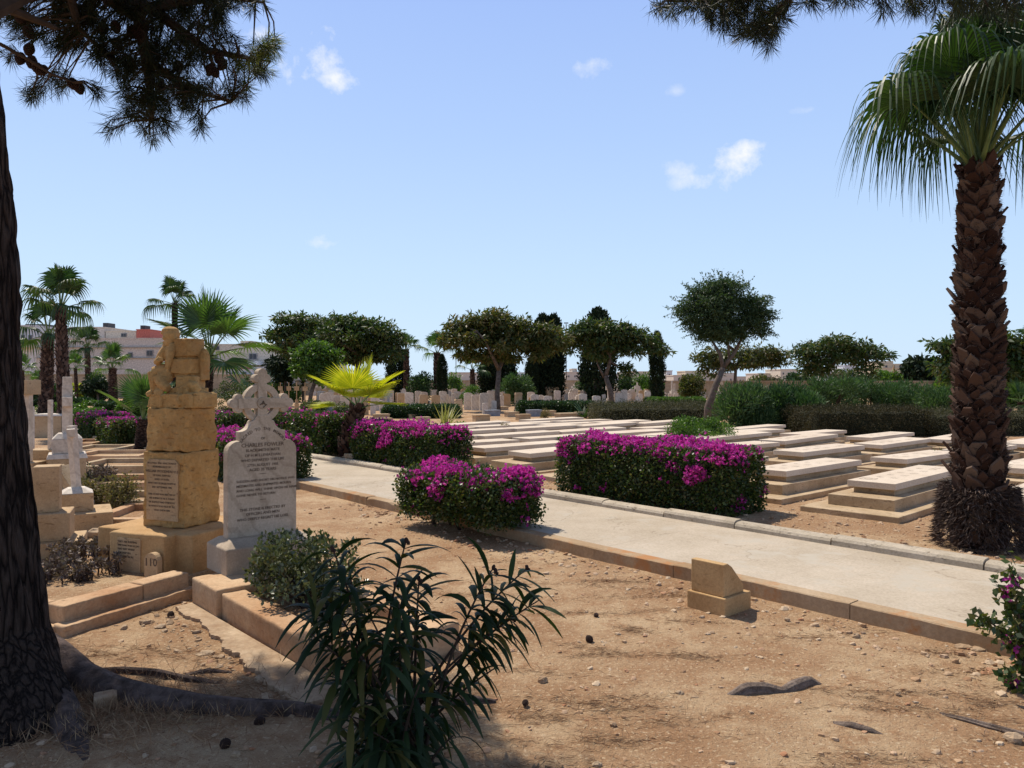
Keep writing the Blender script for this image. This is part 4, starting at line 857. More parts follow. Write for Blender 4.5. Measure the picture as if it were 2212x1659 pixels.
# rubble beside the monument
for i, (x, y, r_) in enumerate([(215, 1158, .13), (255, 1140, .12), (238, 1175, .10), (280, 1165, .09), (200, 1180, .09), (262, 1185, .08), (148, 1172, .09), (305, 1150, .10), (225, 1135, .08)]):
    p = G(x * .92 + 20, y); mb = MB().ball((0, 0, .02), (r_ * 1.3, r_, r_ * .55), 9, 6, .28, i)
    o = mb.build('rock', M_rock, None, .01); o.location = p; props(o, 'rough pale boulder, %s of the rubble pile between the monument and the tan pedestals' % ORD[i], 'rock', 'rubble by the monument')

# ================================================================== HEDGES AND SHRUBS
def boxpts(n, d, rng, top=1.0, jit=.03, bulge=.05):
    """points on the faces of a box (local, z from 0) with outward normals; d=(x,y,z)"""
    x, y, z = d; A = np.array([x * y * top, x * z, x * z, y * z, y * z]); f = rng.choice(5, n, p=A / A.sum()); u = rng.random((n, 2)) - .5
    p = np.zeros((n, 3)); nn = np.zeros((n, 3))
    for i, (fx, nv) in enumerate([(None, (0, 0, 1)), (None, (0, -1, 0)), (None, (0, 1, 0)), (None, (-1, 0, 0)), (None, (1, 0, 0))]):
        m = f == i; nn[m] = nv
        if i == 0: p[m] = np.c_[u[m, 0] * x, u[m, 1] * y, np.full(m.sum(), z)]
        elif i in (1, 2): p[m] = np.c_[u[m, 0] * x, np.full(m.sum(), (-1 if i == 1 else 1) * y / 2), (u[m, 1] + .5) * z]
        else: p[m] = np.c_[np.full(m.sum(), (-1 if i == 3 else 1) * x / 2), u[m, 0] * y, (u[m, 1] + .5) * z]
    # round the edges, bulge and jitter
    c = np.array([0, 0, z * .5]); q = (p - c) / [x / 2, y / 2, z / 2]; r = np.linalg.norm(q, axis=1, keepdims=True); p = c + (p - c) * (1 - .05 * np.clip(r - 1.1, 0, 1))
    ph = rng.random(6) * 6
    w = np.sin(p[:, 0] * 4.1 + ph[0]) * np.sin(p[:, 2] * 6 + p[:, 1] * 5 + ph[1]) + .6 * np.sin(p[:, 0] * 11 + ph[2]) * np.sin(p[:, 1] * 9 + p[:, 2] * 12 + ph[3])
    p += nn * (w * bulge)[:, None] + rng.normal(size=p.shape) * jit
    return p, nn
def blobfield(p, rng, n, r, d):
    c = (rng.random((n, 3)) - .5) * [d[0], d[1], d[2]] + [0, 0, d[2] / 2]; rr = r * rng.uniform(.5, 1.4, n)
    D = np.linalg.norm(p[:, None, :] - c[None], axis=2); return (D / rr).min(1) < 1
def xform(V, loc, rot, scale=1):
    c, s = math.cos(rot), math.sin(rot); V = V * scale
    return np.c_[V[:, 0] * c - V[:, 1] * s, V[:, 0] * s + V[:, 1] * c, V[:, 2]] + np.array(loc)
def corebox(d, z0, parent, mat, seed, f=.86):
    mb = MB(); mb.box((0, 0, z0 + (d[2] - z0) * .5), (d[0] * f, d[1] * f, (d[2] - z0) * .94))
    me = remesh(mb, .06, 2, .5, .05, 5, seed); put('light_block_core', me, parent, mat)
def hedge(name, label, cat, corner, d, rot, mat, seed, nleaf=9000, L=.045, W=.03, z0=0.0, flowers=0, group=None, legs=0, fl_side=.25, bulge=.03, jit=.025, coremat=None, top_boost=0):
    """corner: nearest corner; local x along rot (length), y away"""
    rng = np.random.default_rng(seed); t = thing(name, label, cat, (corner[0], corner[1], corner[2]), rot, group)
    off = np.array([d[0] / 2, d[1] / 2, 0])
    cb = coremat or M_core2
    mb = MB(); mb.box((off[0], off[1], z0 + (d[2] - z0) * .48), (d[0] * .9, d[1] * .84, (d[2] - z0) * .88)); put('light_block_core', remesh(mb, .07, 2, .5, .06, 5, seed), t, cb)  # added opaque core, keeps light from passing through the leaves
    dd = (d[0], d[1], d[2] - z0); p, nn = boxpts(nleaf, dd, rng, bulge=bulge, jit=jit)
    ax = unit(nn * .7 + rng.normal(size=p.shape) * .7 + [0, 0, -.15]); p2 = p + off + [0, 0, z0]
    VF = [kites(p2, ax, L, W, rng)]
    # straggling shoots on top
    m = max(6, int(d[0] * d[1] * 8)); sp = np.c_[(rng.random((m, 2)) - .5) * [d[0] * .95, d[1] * .95], np.full(m, d[2] - .02)] + off
    for s_ in sp:
        h = rng.uniform(.04, .13); k = 7; q = s_ + np.c_[rng.normal(size=(k, 2)) * .015, np.linspace(0, h, k)]; VF.append(kites(q, unit(rng.normal(size=(k, 3)) + [0, 0, .5]), L, W, rng))
    foliage('foliage', VF, mat, t)
    if flowers:
        p, nn = boxpts(flowers * 4, dd, rng, top=1.5, bulge=bulge + .01, jit=.03)
        zrel = p[:, 2] / dd[2]; fld = blobfield(p, rng, int(26 * d[0] * max(d[1], .6)), .14, dd)
        topm = zrel > .90 + rng.normal(size=len(p)) * .05
        edge = (zrel > .60 + .14 * np.sin(p[:, 0] * 5 + seed)) & (rng.random(len(p)) < .62)
        keep = (topm & (blobfield(p, rng, int(34 * d[0] * d[1]) + 8, .12, dd) | (rng.random(len(p)) < .18))) | (edge & fld) | ((rng.random(len(p)) < .22) & blobfield(p, rng, int(22 * d[0]), .07, dd))
        p = p[keep][:int(flowers * 1.4)]; nn = nn[keep][:int(flowers * 1.4)]; p = p + off + [0, 0, z0] + nn * .03
        V = []
        for a in range(3):
            V.append(kites(p, unit(nn * .5 + [0, 0, .35] + rng.normal(size=p.shape) * .8), .036, .030, rng, .3))
        foliage('flowers', V, M_boug, t)
    if legs:
        mb = MB(); r = random.Random(seed)
        for i in range(legs):
            x = d[0] * r.uniform(.12, .88); y = d[1] * r.uniform(.15, .6); pts = [(x, y, -.02)]
            for k in range(4): pts.append((pts[-1][0] + r.uniform(-.09, .09), pts[-1][1] + r.uniform(-.05, .05), pts[-1][2] + (z0 + .25) / 4))
            mb.tube(pts, [.022, .017, .014, .011, .008], 6)
        mb.build('stems', M_twig, t, smooth=True)
    return t
M_core2 = plain('light_block_dark', (.022, .024, .010), .95)  # dark material of the added core that stops light inside hedges
# bougainvillea hedges. rot: local x runs from the near right end back along the path
PR = math.atan2(D1.y, D1.x)     # along the path, away
def phedge(name, label, pr, length, depth, height, seed, side=1, **k):
    """pr: nearest corner point; runs away along the path; depth to the right (beyond path)"""
    # local x along D1, local y = perpendicular left of it = -D2 ; shift so the body lies on the D2 side
    c = Vector(pr) + D2 * depth if side else Vector(pr)
    return hedge(name, label, 'hedge', c, (length, depth, height), PR, M_hleaf, seed, **k)
c1 = G(1574, 1120, ZB)
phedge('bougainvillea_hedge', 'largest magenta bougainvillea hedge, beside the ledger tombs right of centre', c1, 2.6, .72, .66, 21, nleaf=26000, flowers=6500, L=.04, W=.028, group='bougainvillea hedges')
c2 = G(948, 1026, ZB)
phedge('bougainvillea_hedge', 'magenta bougainvillea hedge next to the small yellow palm', c2, 2.7, .62, .66, 22, nleaf=22000, flowers=5200, L=.045, W=.032, group='bougainvillea hedges')
# near hedge on this side of the path, on visible stems
c3 = Vector((-.06, 7.62, 0))
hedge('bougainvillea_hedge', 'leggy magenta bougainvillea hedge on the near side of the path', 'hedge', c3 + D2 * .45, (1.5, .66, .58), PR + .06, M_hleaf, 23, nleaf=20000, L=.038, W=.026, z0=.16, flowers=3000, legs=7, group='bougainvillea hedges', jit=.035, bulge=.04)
c4 = G(645, 1048, 0)
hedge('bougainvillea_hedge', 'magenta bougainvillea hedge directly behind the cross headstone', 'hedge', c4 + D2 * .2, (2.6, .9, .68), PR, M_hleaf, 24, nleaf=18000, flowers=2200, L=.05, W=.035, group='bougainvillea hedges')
c5 = G(700, 986, ZB)
phedge('bougainvillea_hedge', 'dark bougainvillea hedge with few flowers left of the small yellow palm', c5, 3.6, .8, .74, 25, nleaf=22000, flowers=620, L=.055, W=.04, group='bougainvillea hedges')
c6 = G(535, 948, 0)
hedge('bougainvillea_hedge', 'far magenta bougainvillea hedge between the monument and the cross headstone', 'hedge', c6 + D2 * .3, (3, .9, .62), PR, M_hleaf, 26, nleaf=14000, flowers=800, L=.06, W=.045, group='bougainvillea hedges')
c7 = G(300, 968, 0)
hedge('bougainvillea_hedge', 'magenta topped hedge at the left, nearer one beside the stumpy palm', 'hedge', c7 + D2 * .4, (1.7, .9, .60), PR, M_hleaf, 27, nleaf=14000, flowers=950, L=.055, W=.04, group='bougainvillea hedges')
c8 = G(252, 948, 0)
hedge('bougainvillea_hedge', 'magenta topped hedge at the left, farther one at the path bend', 'hedge', c8 + D2 * .4, (1.8, 1.0, .62), PR, M_hleaf, 28, nleaf=14000, flowers=1200, L=.06, W=.045, group='bougainvillea hedges')
# green clipped hedges
def ghedge(label, x0, x1, ybase, ytop, seed, mat=M_dgreen, depth=1.4, n=14000, z=ZB, rot=0.0, L=.07, W=.05, name='clipped_hedge', bulge=.04, jit=.04):
    a = G(x0, ybase, z); b = G(x1, ybase, z); h = (ybase - ytop) / FP * a.y * .9
    return hedge(name, label, 'hedge', (a.x, a.y, z - .02), (b.x - a.x, depth, h), rot, mat, seed, nleaf=n, L=L, W=W, group='green hedges', bulge=bulge, jit=jit)
ghedge('first clipped dark green hedge, right of the small yellow palm', 826, 985, 904, 877, 31)
ghedge('second clipped dark green hedge, in front of the leaning tree', 1120, 1288, 895, 868, 32)
ghedge('far clipped green hedge left of the feathery tree', 1400, 1525, 876, 860, 33, M_green, n=9000, L=.09)
ghedge('small clipped green hedge at the path bend on the left', 149, 182, 921, 885, 34, M_green, n=5000, z=0)
for i, (a, b, y1, y0) in enumerate([(203, 245, 897, 870), (250, 305, 908, 872), (300, 330, 903, 880), (170, 200, 882, 868), (148, 172, 882, 862), (80, 150, 900, 875)]):
    ghedge('low green hedge block on the left, %s in the line beyond the path bend' % ORD[i], a, b, y1, y0, 40 + i, M_green if i % 2 else M_dgreen, n=5000, z=0, L=.09, W=.06)
ghedge('big round-edged dark brown hedge behind the tombs on the right', 1757, 2022, 944, 880, 51, M_brown, 2.2, 30000, L=.045, W=.02, bulge=.07, name='brown_hedge')
ghedge('wide brown rosemary hedge behind the tombs in the middle', 1290, 1556, 917, 876, 52, M_rose, 2.6, 26000, L=.07, W=.02, bulge=.10, jit=.07, name='rosemary_hedge')
ghedge('brown shrub just left of the big palm trunk', 2026, 2078, 944, 888, 53, M_rose, 1.2, 6000, L=.05, W=.018, bulge=.09, jit=.06, name='rosemary_hedge')
ghedge('brown shrub row right of the big palm trunk', 2140, 2260, 942, 888, 54, M_rose, 1.6, 12000, L=.05, W=.018, bulge=.09, jit=.06, name='rosemary_hedge')

def shrub(name, label, px, pyb, pyt, wpx, mat, seed, n=3500, L=.07, W=.045, z=ZB, nb=14, cr=.16, droop=.1, depth=.8, stem=True, cat='shrub', group=None, up=0.0, zmin=.12):
    rng = np.random.default_rng(seed); p = G(px, pyb, z); k = p.y / FP; w = wpx * k; h = (pyb - pyt) * k
    t = thing(name, label, cat, (p.x, p.y, z - .01), 0, group)
    th = rng.random(nb) * 6.28; rr = np.sqrt(rng.random(nb)); hh = rng.uniform(zmin, .88, nb)
    fx = np.sqrt(np.clip(1 - ((hh - .45) / .62) ** 2, .1, 1))
    cen = np.c_[np.cos(th) * rr * fx * (w / 2 - cr * .6), np.sin(th) * rr * fx * w / 2 * depth, hh * h]
    crs = cr * rng.uniform(.7, 1.3, nb); VF = []
    for c, r_ in zip(cen, crs):
        m = int(n / nb); o = unit(rng.normal(size=(m, 3))); pos = c + o * r_ * (rng.random(m) ** .4)[:, None]
        ax = unit(o * .8 + rng.normal(size=(m, 3)) * .45 + [0, 0, up - droop]); VF.append(kites(pos, ax, L, W, rng))
    foliage('foliage', VF, mat, t)
    if stem:
        mb = MB(); r = random.Random(seed)
        for c in cen[::max(1, nb // 9)]: mb.tube([(r.uniform(-.05, .05) * w, r.uniform(-.05, .05) * w, 0), (c[0] * .35, c[1] * .35, c[2] * .5), tuple(c)], [.018 * max(1, w), .012 * max(1, w), .005], 5)
        mb.build('stems', M_twig, t)
    return t
# oleander bank on the right
for i, (x, yb, yt, w, n) in enumerate([(1610, 932, 842, 125, 9000), (1690, 928, 838, 110, 9000), (1735, 930, 862, 90, 6000), (1800, 905, 824, 150, 9000), (1880, 902, 830, 130, 8000), (1960, 905, 838, 130, 8000), (2025, 912, 850, 90, 6000)]):
    shrub('oleander_shrub', 'grey-green oleander bush, %s from the left in the bank behind the tombs' % ORD[i], x, yb, yt - 7, w, M_ole, 60 + i, n, .17, .030, nb=34, cr=.34, up=.75, droop=0, zmin=.05, group='oleander bank')
shrub('round_bush', 'round clipped green bush just behind the largest bougainvillea hedge', 1508, 972, 905, 152, M_green, 70, 14000, .04, .028, nb=60, cr=.17, zmin=.3)
shrub('leafy_shrub', 'tall green shrub behind the cross headstone on its left', 506, 908, 822, 84, M_hleaf, 71, 9000, .06, .035, nb=26, cr=.25, zmin=.05)
shrub('leafy_shrub', 'small dark bush above the white outbuilding at the left', 478, 842, 800, 40, M_dgreen, 72, 2500, .25, .16, nb=10, cr=.9)
shrub('citrus_tree', 'bright green lollipop tree standing by a tan planter in the middle', 1012, 880, 834, 58, M_green, 73, 4500, .075, .045, nb=18, cr=.2, zmin=.25, cat='tree', stem=True)
shrub('rose_bush', 'rose bush with red blooms left of the small yellow palm', 742, 908, 868, 40, M_hleaf, 74, 2200, .06, .04, nb=10, cr=.17)
shrub('leafy_shrub', 'green bush left of the yellow palm, over the dark hedge', 672, 900, 868, 60, M_hleaf, 75, 4500, .06, .04, nb=14, cr=.2)
shrub('round_bush', 'larger round bright green bush behind the crosses, right of the leaning tree', 1398, 866, 806, 66, M_green, 76, 6000, .16, .09, nb=30, cr=.5, zmin=.2)
shrub('round_bush', 'round green bush left of the brighter one behind the crosses', 1352, 864, 812, 44, M_dgreen, 77, 3500, .16, .09, nb=20, cr=.5, zmin=.2)
shrub('leafy_shrub', 'rusty brown-green bush behind the broken columns', 1493, 868, 812, 54, M_tree2, 78, 4500, .16, .09, nb=22, cr=.45, zmin=.15)
shrub('oleander_shrub', 'silver-green oleander left of the twin cypress trunks', 1115, 876, 815, 76, M_ole, 79, 5500, .2, .05, nb=24, cr=.5, up=.5)
shrub('leafy_shrub', 'dark bush left of the middle palm trunk', 912, 872, 808, 62, M_ole, 80, 4500, .16, .06, nb=22, cr=.5, up=.4)
shrub('leafy_shrub', 'small green bush right of the middle palm trunk', 985, 858, 812, 50, M_green, 81, 3500, .16, .09, nb=18, cr=.5)
shrub('leafy_shrub', 'pale green tree-like bush between the cypresses', 1262, 864, 806, 40, M_ole, 82, 3000, .16, .09, nb=14, cr=.5)
shrub('leafy_shrub', 'dark green shrub right of the leaning tree trunk', 1560, 905, 862, 50, M_green, 83, 4000, .09, .05, nb=18, cr=.28)
for i, (x, yb, yt, w, mt) in enumerate([(1835, 852, 802, 90, M_tree1), (1880, 850, 812, 70, M_tree2), (1920, 852, 808, 70, M_green), (1720, 850, 805, 60, M_dgreen), (1640, 850, 818, 50, M_tree2), (1680, 846, 822, 40, M_rose), (2060, 862, 800, 90, M_green), (2190, 880, 815, 70, M_green), (1805, 862, 818, 60, M_rose)]):
    shrub('leafy_shrub', 'distant bush by the right boundary wall, %s in the scattered group' % ORD[i], x, yb, yt, w, mt, 90 + i, 2600, .28, .18, nb=14, cr=.7, group='bushes by the boundary wall')
for i, (x, yb, yt, w, mt, z) in enumerate([(120, 880, 838, 60, M_dgreen, 0), (70, 884, 840, 60, M_dgreen, 0), (205, 872, 812, 46, M_dgreen, 0), (300, 872, 845, 60, M_hleaf, 0), (165, 868, 835, 40, M_palmy, 0), (420, 872, 838, 60, M_hleaf, 0), (560, 868, 800, 60, M_dgreen, 0), (620, 872, 836, 90, M_green, 0), (590, 870, 842, 60, M_palm, 0), (355, 868, 840, 50, M_rose, 0)]):
    shrub('leafy_shrub', 'distant garden bush at the left below the buildings, %s in the group' % ORD[i], x, yb, yt, w, mt, 110 + i, 3500, .16, .10, nb=16, cr=.5, z=z, group='bushes below the buildings')
shrub('dry_plant', 'dry pinkish weed growing between the ledger tombs', 1092, 946, 915, 38, M_dry, 130, 900, .05, .012, nb=14, cr=.12, up=.5)
shrub('weed', 'bright green weed between ledger tombs under the flax plant', 996, 938, 915, 36, M_green, 131, 900, .08, .05, nb=9, cr=.1)
shrub('weed', 'green weed beside the tomb behind the largest bougainvillea', 1210, 976, 945, 20, M_green, 132, 350, .05, .03, nb=6, cr=.07, up=.4)
shrub('weed', 'small reddish weed patch by the tomb right of the largest bougainvillea', 1650, 990, 965, 60, M_hleaf, 133, 1500, .04, .025, nb=14, cr=.1)
shrub('dry_plant', 'grey-pink heather tuft in the tan planter at the middle hedge', 1178, 907, 884, 30, M_dry, 134, 900, .07, .015, nb=10, cr=.12, up=.5)
for i, (x, yb, yt, w, mt) in enumerate([(192, 1098, 1040, 70, M_dry), (268, 1096, 1030, 90, M_dry), (170, 1052, 1005, 56, M_hleaf), (222, 1050, 1010, 70, M_succ), (150, 935, 895, 30, M_hleaf), (250, 1078, 1058, 70, M_dry)]):
    shrub('grave_plant', 'straggly half-dry plant on the kerbed graves, %s from the monument' % ORD[i], x, yb, yt, w, mt, 140 + i, 1500, .04, .022, z=.08, nb=14, cr=.12, group='plants on the kerbed graves')

# blade-leaved plants (flax, cycad, aloe)
def blades(name, label, cat, base, n, length, width, spread, mat, seed, segs=5, arch=.5, lift=(15, 85)):
    rng = random.Random(seed); V = []; F = []; 
    for i in range(n):
        az = rng.uniform(0, 6.283); el = R(rng.uniform(*lift)); ln = length * rng.uniform(.6, 1.1); w = width * rng.uniform(.7, 1.1)
        d = Vector((math.cos(az) * math.cos(el), math.sin(az) * math.cos(el), math.sin(el))); sd = Vector((-math.sin(az), math.cos(az), 0)); o = len(V)
        p = Vector((rng.uniform(-1, 1) * spread, rng.uniform(-1, 1) * spread, 0))
        for s_ in range(segs + 1):
            u = s_ / segs; q = p + d * ln * u + Vector((0, 0, -arch * ln * u * u * .5)); ww = w * (1 - u) ** .6 if s_ < segs else .0005
            V += [q - sd * ww / 2, q + sd * ww / 2]
        for s_ in range(segs): F.append((o + 2 * s_, o + 2 * s_ + 1, o + 2 * s_ + 3, o + 2 * s_ + 2))
    t = thing(name, label, cat, base); put('leaves', npmesh('leaves', [tuple(v) for v in V], F), t, mat); return t
blades('flax_plant', 'striped yellow-green flax plant with sword leaves among the tombs', 'plant', G(962, 924, ZB), 60, 1.0, .05, .12, M_flax, 1, lift=(25, 85), arch=.35)
blades('cycad', 'small cycad with arching fronds at the edge of the brown hedge', 'plant', G(1262, 903, ZB), 26, 1.1, .11, .06, M_palmd, 2, lift=(12, 60), arch=.6)
blades('aloe_plant', 'spiky green plant just left of the big palm trunk', 'plant', G(2040, 1010, ZB), 26, .42, .05, .05, M_palm, 3, lift=(25, 80), arch=.2)
blades('spider_plant', 'thin bladed blue-green plant beside the number stone', 'plant', G(238, 1205, .05), 24, .24, .011, .03, M_ole, 4, lift=(45, 88), arch=.25)
for i, (x, yb) in enumerate([(598, 868), (628, 868), (655, 868), (575, 872)]):
    p = G(x, yb, ZB); t = blades('dragon_plant', 'spiky-headed plant behind the tan crosses, %s from the left' % ORD[i], 'plant', (p.x, p.y, 0), 130, .95, .07, .04, M_palmd, 10 + i, lift=(-35, 85), arch=.2)
    t.children[0].location = (0, 0, 1.35); MB().tube([(0, 0, 0), (0, 0, 1.4)], .09, 7).build('trunk', M_trunk, t)

# ================================================================== PALMS
def frond_mesh(name, elev, droop, blade=1.0, pet=1.0, nseg=34, span=125, sts=7, wfac=1.0, split=.45, seed=0, tipd=1.0):
    """one fan leaf: origin at petiole foot, heading +Y, baked world-down droop. returns (petiole MB, blade mesh)"""
    rng = random.Random(seed); e = R(elev); d = Vector((0, math.cos(e), math.sin(e))); pts = []
    for i in range(7):
        u = i / 6; pts.append(d * pet * u + Vector((0, 0, -.22 * pet * u * u * math.cos(e))))
    hub = pts[-1]; fw = (pts[-1] - pts[-2]).normalized(); lat = Vector((1, 0, 0)); nor = lat.cross(fw)
    V = []; F = []
    for k in range(nseg):
        th = R(-span + 2 * span * (k + .5) / nseg) ; dr = (fw * math.cos(th) + lat * math.sin(th) + nor * .16 * abs(math.sin(th))).normalized()
        ln = blade * (.72 + .28 * math.cos(th * .6)) * rng.uniform(.93, 1.05); dth = 2 * R(span) / nseg
        sd = (lat * math.cos(th) - fw * math.sin(th)); o = len(V); dk = droop * rng.uniform(.8, 1.25)
        for s_ in range(sts + 1):
            u = s_ / sts; r_ = ln * u
            w = r_ * dth * .54 if u < split else ln * split * dth * .54 * max(.03, (1 - (u - split) / (1 - split)) ** .85); w *= wfac
            q = hub + dr * r_
            if u > .3: q = q + Vector((0, 0, -1)) * dk * ln * (u - .3) ** 2 * 1.3 * tipd - dr * dk * ln * (u - .3) ** 2 * .42
            fold = nor * w * .5
            V += [q - sd * w + fold, q - fold * .3, q + sd * w + fold]
        for s_ in range(sts):
            a = o + 3 * s_; F += [(a, a + 1, a + 4, a + 3), (a + 1, a + 2, a + 5, a + 4)]
    pm = MB(); pm.tube(pts, [.035 * pet + .01, .026, .021, .018, .015, .012, .009], 5)
    n0 = len(V); V = [tuple(v) for v in V] + [tuple(v) for v in pm.v]
    me = bpy.data.meshes.new(name); me.from_pydata(V, [], F + [tuple(i + n0 for i in f) for f in pm.f]); me.update()
    me.polygons.foreach_set('material_index', [0] * len(F) + [1] * len(pm.f)); return me
def frondset(mat, droop, span=125, blade=1.0, pet=1.0, els=(78, 55, 30, 5, -25, -50), seed=0, **k):
    r = []
    for i, e in enumerate(els):
        me = frond_mesh('frond', e, droop * (.55 + .25 * i), blade, pet, span=span, seed=seed + i, **k); me.materials.append(mat); me.materials.append(M_petiole); r.append(me)
    return r
FS_far = frondset(M_palm, .6, blade=.82, pet=.95, els=(82, 66, 50, 32, 12), wfac=1.15, nseg=26); FS_dark = frondset(M_palmd, .75, blade=.82, pet=.95, seed=9, els=(82, 66, 50, 32, 12), wfac=1.15, nseg=26)
FS_old = frondset(M_palmd, .66, blade=1.0, pet=1.22, nseg=46, sts=10, seed=20, split=.42, els=(86, 77, 67, 57, 46), tipd=1.5)
FS_stiff = frondset(M_palmy, .10, blade=1.0, pet=.78, span=105, els=(76, 60, 44, 20, -8), nseg=34, seed=40, split=.42, wfac=1.35)
FS_y = frondset(M_palm, .12, blade=.9, pet=.85, els=(80, 66, 52), seed=70, wfac=1.2)
FS_up = frondset(M_palm, .25, blade=1.0, pet=.95, els=(82, 66, 48, 28, 5, -30), seed=60)
def bootmesh(h, r0, r1, n, mat, size, seed, bulge=None, coverfac=.93):
    """core + leaf-base scales"""
    rng = random.Random(seed); mb = MB(); V = []; F = []
    def rad(u):
        r = r0 + (r1 - r0) * u
        if bulge: r += bulge * math.sin(min(1, u * 1.6) * PI) * (1 if u < .62 else .0)
        return r
    for i in range(n):
        u = i / n; th = i * 2.39996 + rng.uniform(-.1, .1); z = h * u; r = rad(u) * coverfac; s_ = size * rng.uniform(.6, 1.25)
        er = Vector((math.cos(th), math.sin(th), 0)); et = Vector((-math.sin(th), math.cos(th), 0)); up = Vector((0, 0, 1))
        dirv = (up * .95 + er * rng.uniform(.25, .85) + et * rng.uniform(-.7, .7)).normalized(); sd = (et - dirv * et.dot(dirv)).normalized(); no = dirv.cross(sd)
        if no.dot(er) < 0: no = -no
        p = er * r + up * (z - s_ * .3); w = s_ * .52; o = len(V); ln = s_ * rng.uniform(.9, 1.25)
        a1_, a2_ = rng.uniform(.5, .85), rng.uniform(.5, .85); q = [p - sd * w, p + sd * w, p + dirv * ln * a1_ + sd * w * rng.uniform(.55, .85), p + dirv * ln * rng.uniform(.85, 1.25) + sd * w * rng.uniform(-.4, .4), p + dirv * ln * a2_ - sd * w * rng.uniform(.5, .85)]
        th_ = s_ * .10
        V += [a + no * (th_ * (1.4 if j in (0, 1) else .8)) for j, a in enumerate(q)] + [a - no * th_ * .8 for a in q]
        F += [(o, o + 1, o + 2, o + 3, o + 4)] + [(o + j, o + (j + 1) % 5, o + 5 + (j + 1) % 5, o + 5 + j) for j in range(5)]
    me = bpy.data.meshes.new('leaf_bases'); me.from_pydata([tuple(v) for v in V], [], F); me.update(); me.materials.append(mat)
    cm = MB(); cm.tube([(0, 0, -.05)] + [(0, 0, h * j / 12) for j in range(13)], [rad(0) * .92] + [rad(j / 12) * .92 for j in range(13)], 14)
    return me, cm.mesh('trunk_core', True)
TRK = {}
def palm(label, base, top, r0, r1, fs, nfr, scale, seed, lean_pts=None, boots=240, bsize=.1, name='fan_palm', bulge=None, bmat=None, group='fan palms', pet=1.0, els=None, near=False, azs=None):
    """base, top: world points of trunk"""
    base = Vector(base); top = Vector(top); h = top.z - base.z
    t = thing(name, label, 'palm tree', base, 0, group); key = (boots, near, bulge)
    if near: me, cm = bootmesh(h, r0, r1, boots, bmat or M_boot, bsize, seed, bulge)
    else:
        if key not in TRK: TRK[key] = bootmesh(3.0, .25, .17, boots, bmat or M_bootf, .105, 3, bulge)
        me, cm = TRK[key]
    a = put('trunk', cm, t, M_core); b = put('leaf_bases', me, a)
    if not near: a.scale = (r0 / .25, r0 / .25, h / 3.0)
    d = (top - base); a.rotation_euler = (0, 0, 0)
    sh = Vector((d.x, d.y, 0)) / h
    if sh.length > .01:
        a.rotation_euler = Vector((sh.x, sh.y, 1)).to_track_quat('Z', 'Y').to_euler()
    rng = random.Random(seed); n = len(fs)
    for i in range(nfr):
        u = i / nfr; k = min(n - 1, int(u * n)) if els is None else els[i % len(els)]
        az = i * 2.39996 + rng.uniform(-.25, .25) if azs is None else R(azs[i])
        o = put('frond', fs[k], t); o.location = d + Vector((0, 0, -.05 - .06 * u)); o.rotation_euler = (R(rng.uniform(-7, 7)), R(rng.uniform(-7, 7)), az); sc = scale * rng.uniform(.88, 1.1); o.scale = (sc, sc, sc)
    return t
# small yellow palm by the path
b = G(752, 986, ZB)
palm('small palm with bright yellow-green stiff fans beside the path', b, P(772, 874, b.y), .17, .11, FS_stiff, 10, .66, 5, boots=150, bsize=.11, bulge=.07, near=True, bmat=M_boot, els=[2, 2, 1, 1, 0, 2, 2, 2, 3, 3], azs=[95, -95, 175, 15, -60, 135, -130, -20, 120, -110])
# big palm on the right
b = Vector((4.135, 6.85, ZB)); tp = P(2112, 352, 6.85)
big = palm('huge palm with shaggy brown trunk and drooping fans at the right edge', b, tp, .200, .108, FS_old, 32, .80, 7, boots=640, bsize=.115, near=True)
tr = [c for c in big.children if c.name.startswith('trunk')][0]
rng = np.random.default_rng(4); n = 5200     # fibre skirt round the foot
th = rng.random(n) * 6.283; zz = rng.random(n) ** .8 * .55; r_ = .225 + .085 * (1 - zz / .6) + rng.random(n) * .04
pos = np.c_[np.cos(th) * r_, np.sin(th) * r_, zz]; ax = unit(np.c_[np.cos(th) * .8, np.sin(th) * .8, np.zeros(n)] + rng.normal(size=(n, 3)) * .4 + [0, 0, -.35])
foliage('fibre_skirt', [kites(pos, ax, .085, .010, rng)], M_fibre, tr)
n = 5200; th = rng.random(n) * 6.283; zz = .6 + rng.random(n) * 2.75; r_ = .212 - .029 * zz; pos = np.c_[np.cos(th) * r_, np.sin(th) * r_, zz]; ax = unit(np.c_[np.cos(th), np.sin(th), np.zeros(n)] + rng.normal(size=(n, 3)) * .55)
foliage('trunk_hairs', [kites(pos, ax, .07, .006, rng)], M_fibre, tr)
def fpalm(label, bx, by, tx, ty, crown, fs, n, seed, r=None, z=0.0, Y=None, boots=520):
    """crown: half spread in px"""
    b = G(bx, by, z) if Y is None else Vector((P(bx, by, Y).x, Y, z)); k = b.y / FP
    palm(label, (b.x, b.y, z), P(tx, ty, b.y), r * k * .78 if r else .2, (r or 10) * k * .6, fs, n, crown * k / 1.32, seed, boots=boots)
fpalm('tall slim palm, taller of the twin palms at the left', 140, 942, 131, 662, 90, FS_dark, 14, 11, r=17)
fpalm('thicker shorter palm, left of the twin palms', 98, 904, 104, 722, 76, FS_dark, 13, 12, r=18)
fpalm('slender palm left of the pale building window, behind the hedges', 191, 868, 189, 750, 44, FS_dark, 13, 13, r=8)
fpalm('stout palm in front of the long pale building', 245, 880, 243, 795, 50, FS_far, 12, 14, r=12)
fpalm('palm rising directly behind the statue', 378, 900, 378, 655, 58, FS_dark, 10, 15, r=9)
fpalm('large palm behind the monument with tall bright fans', 447, 900, 453, 768, 112, FS_up, 16, 16, r=13)
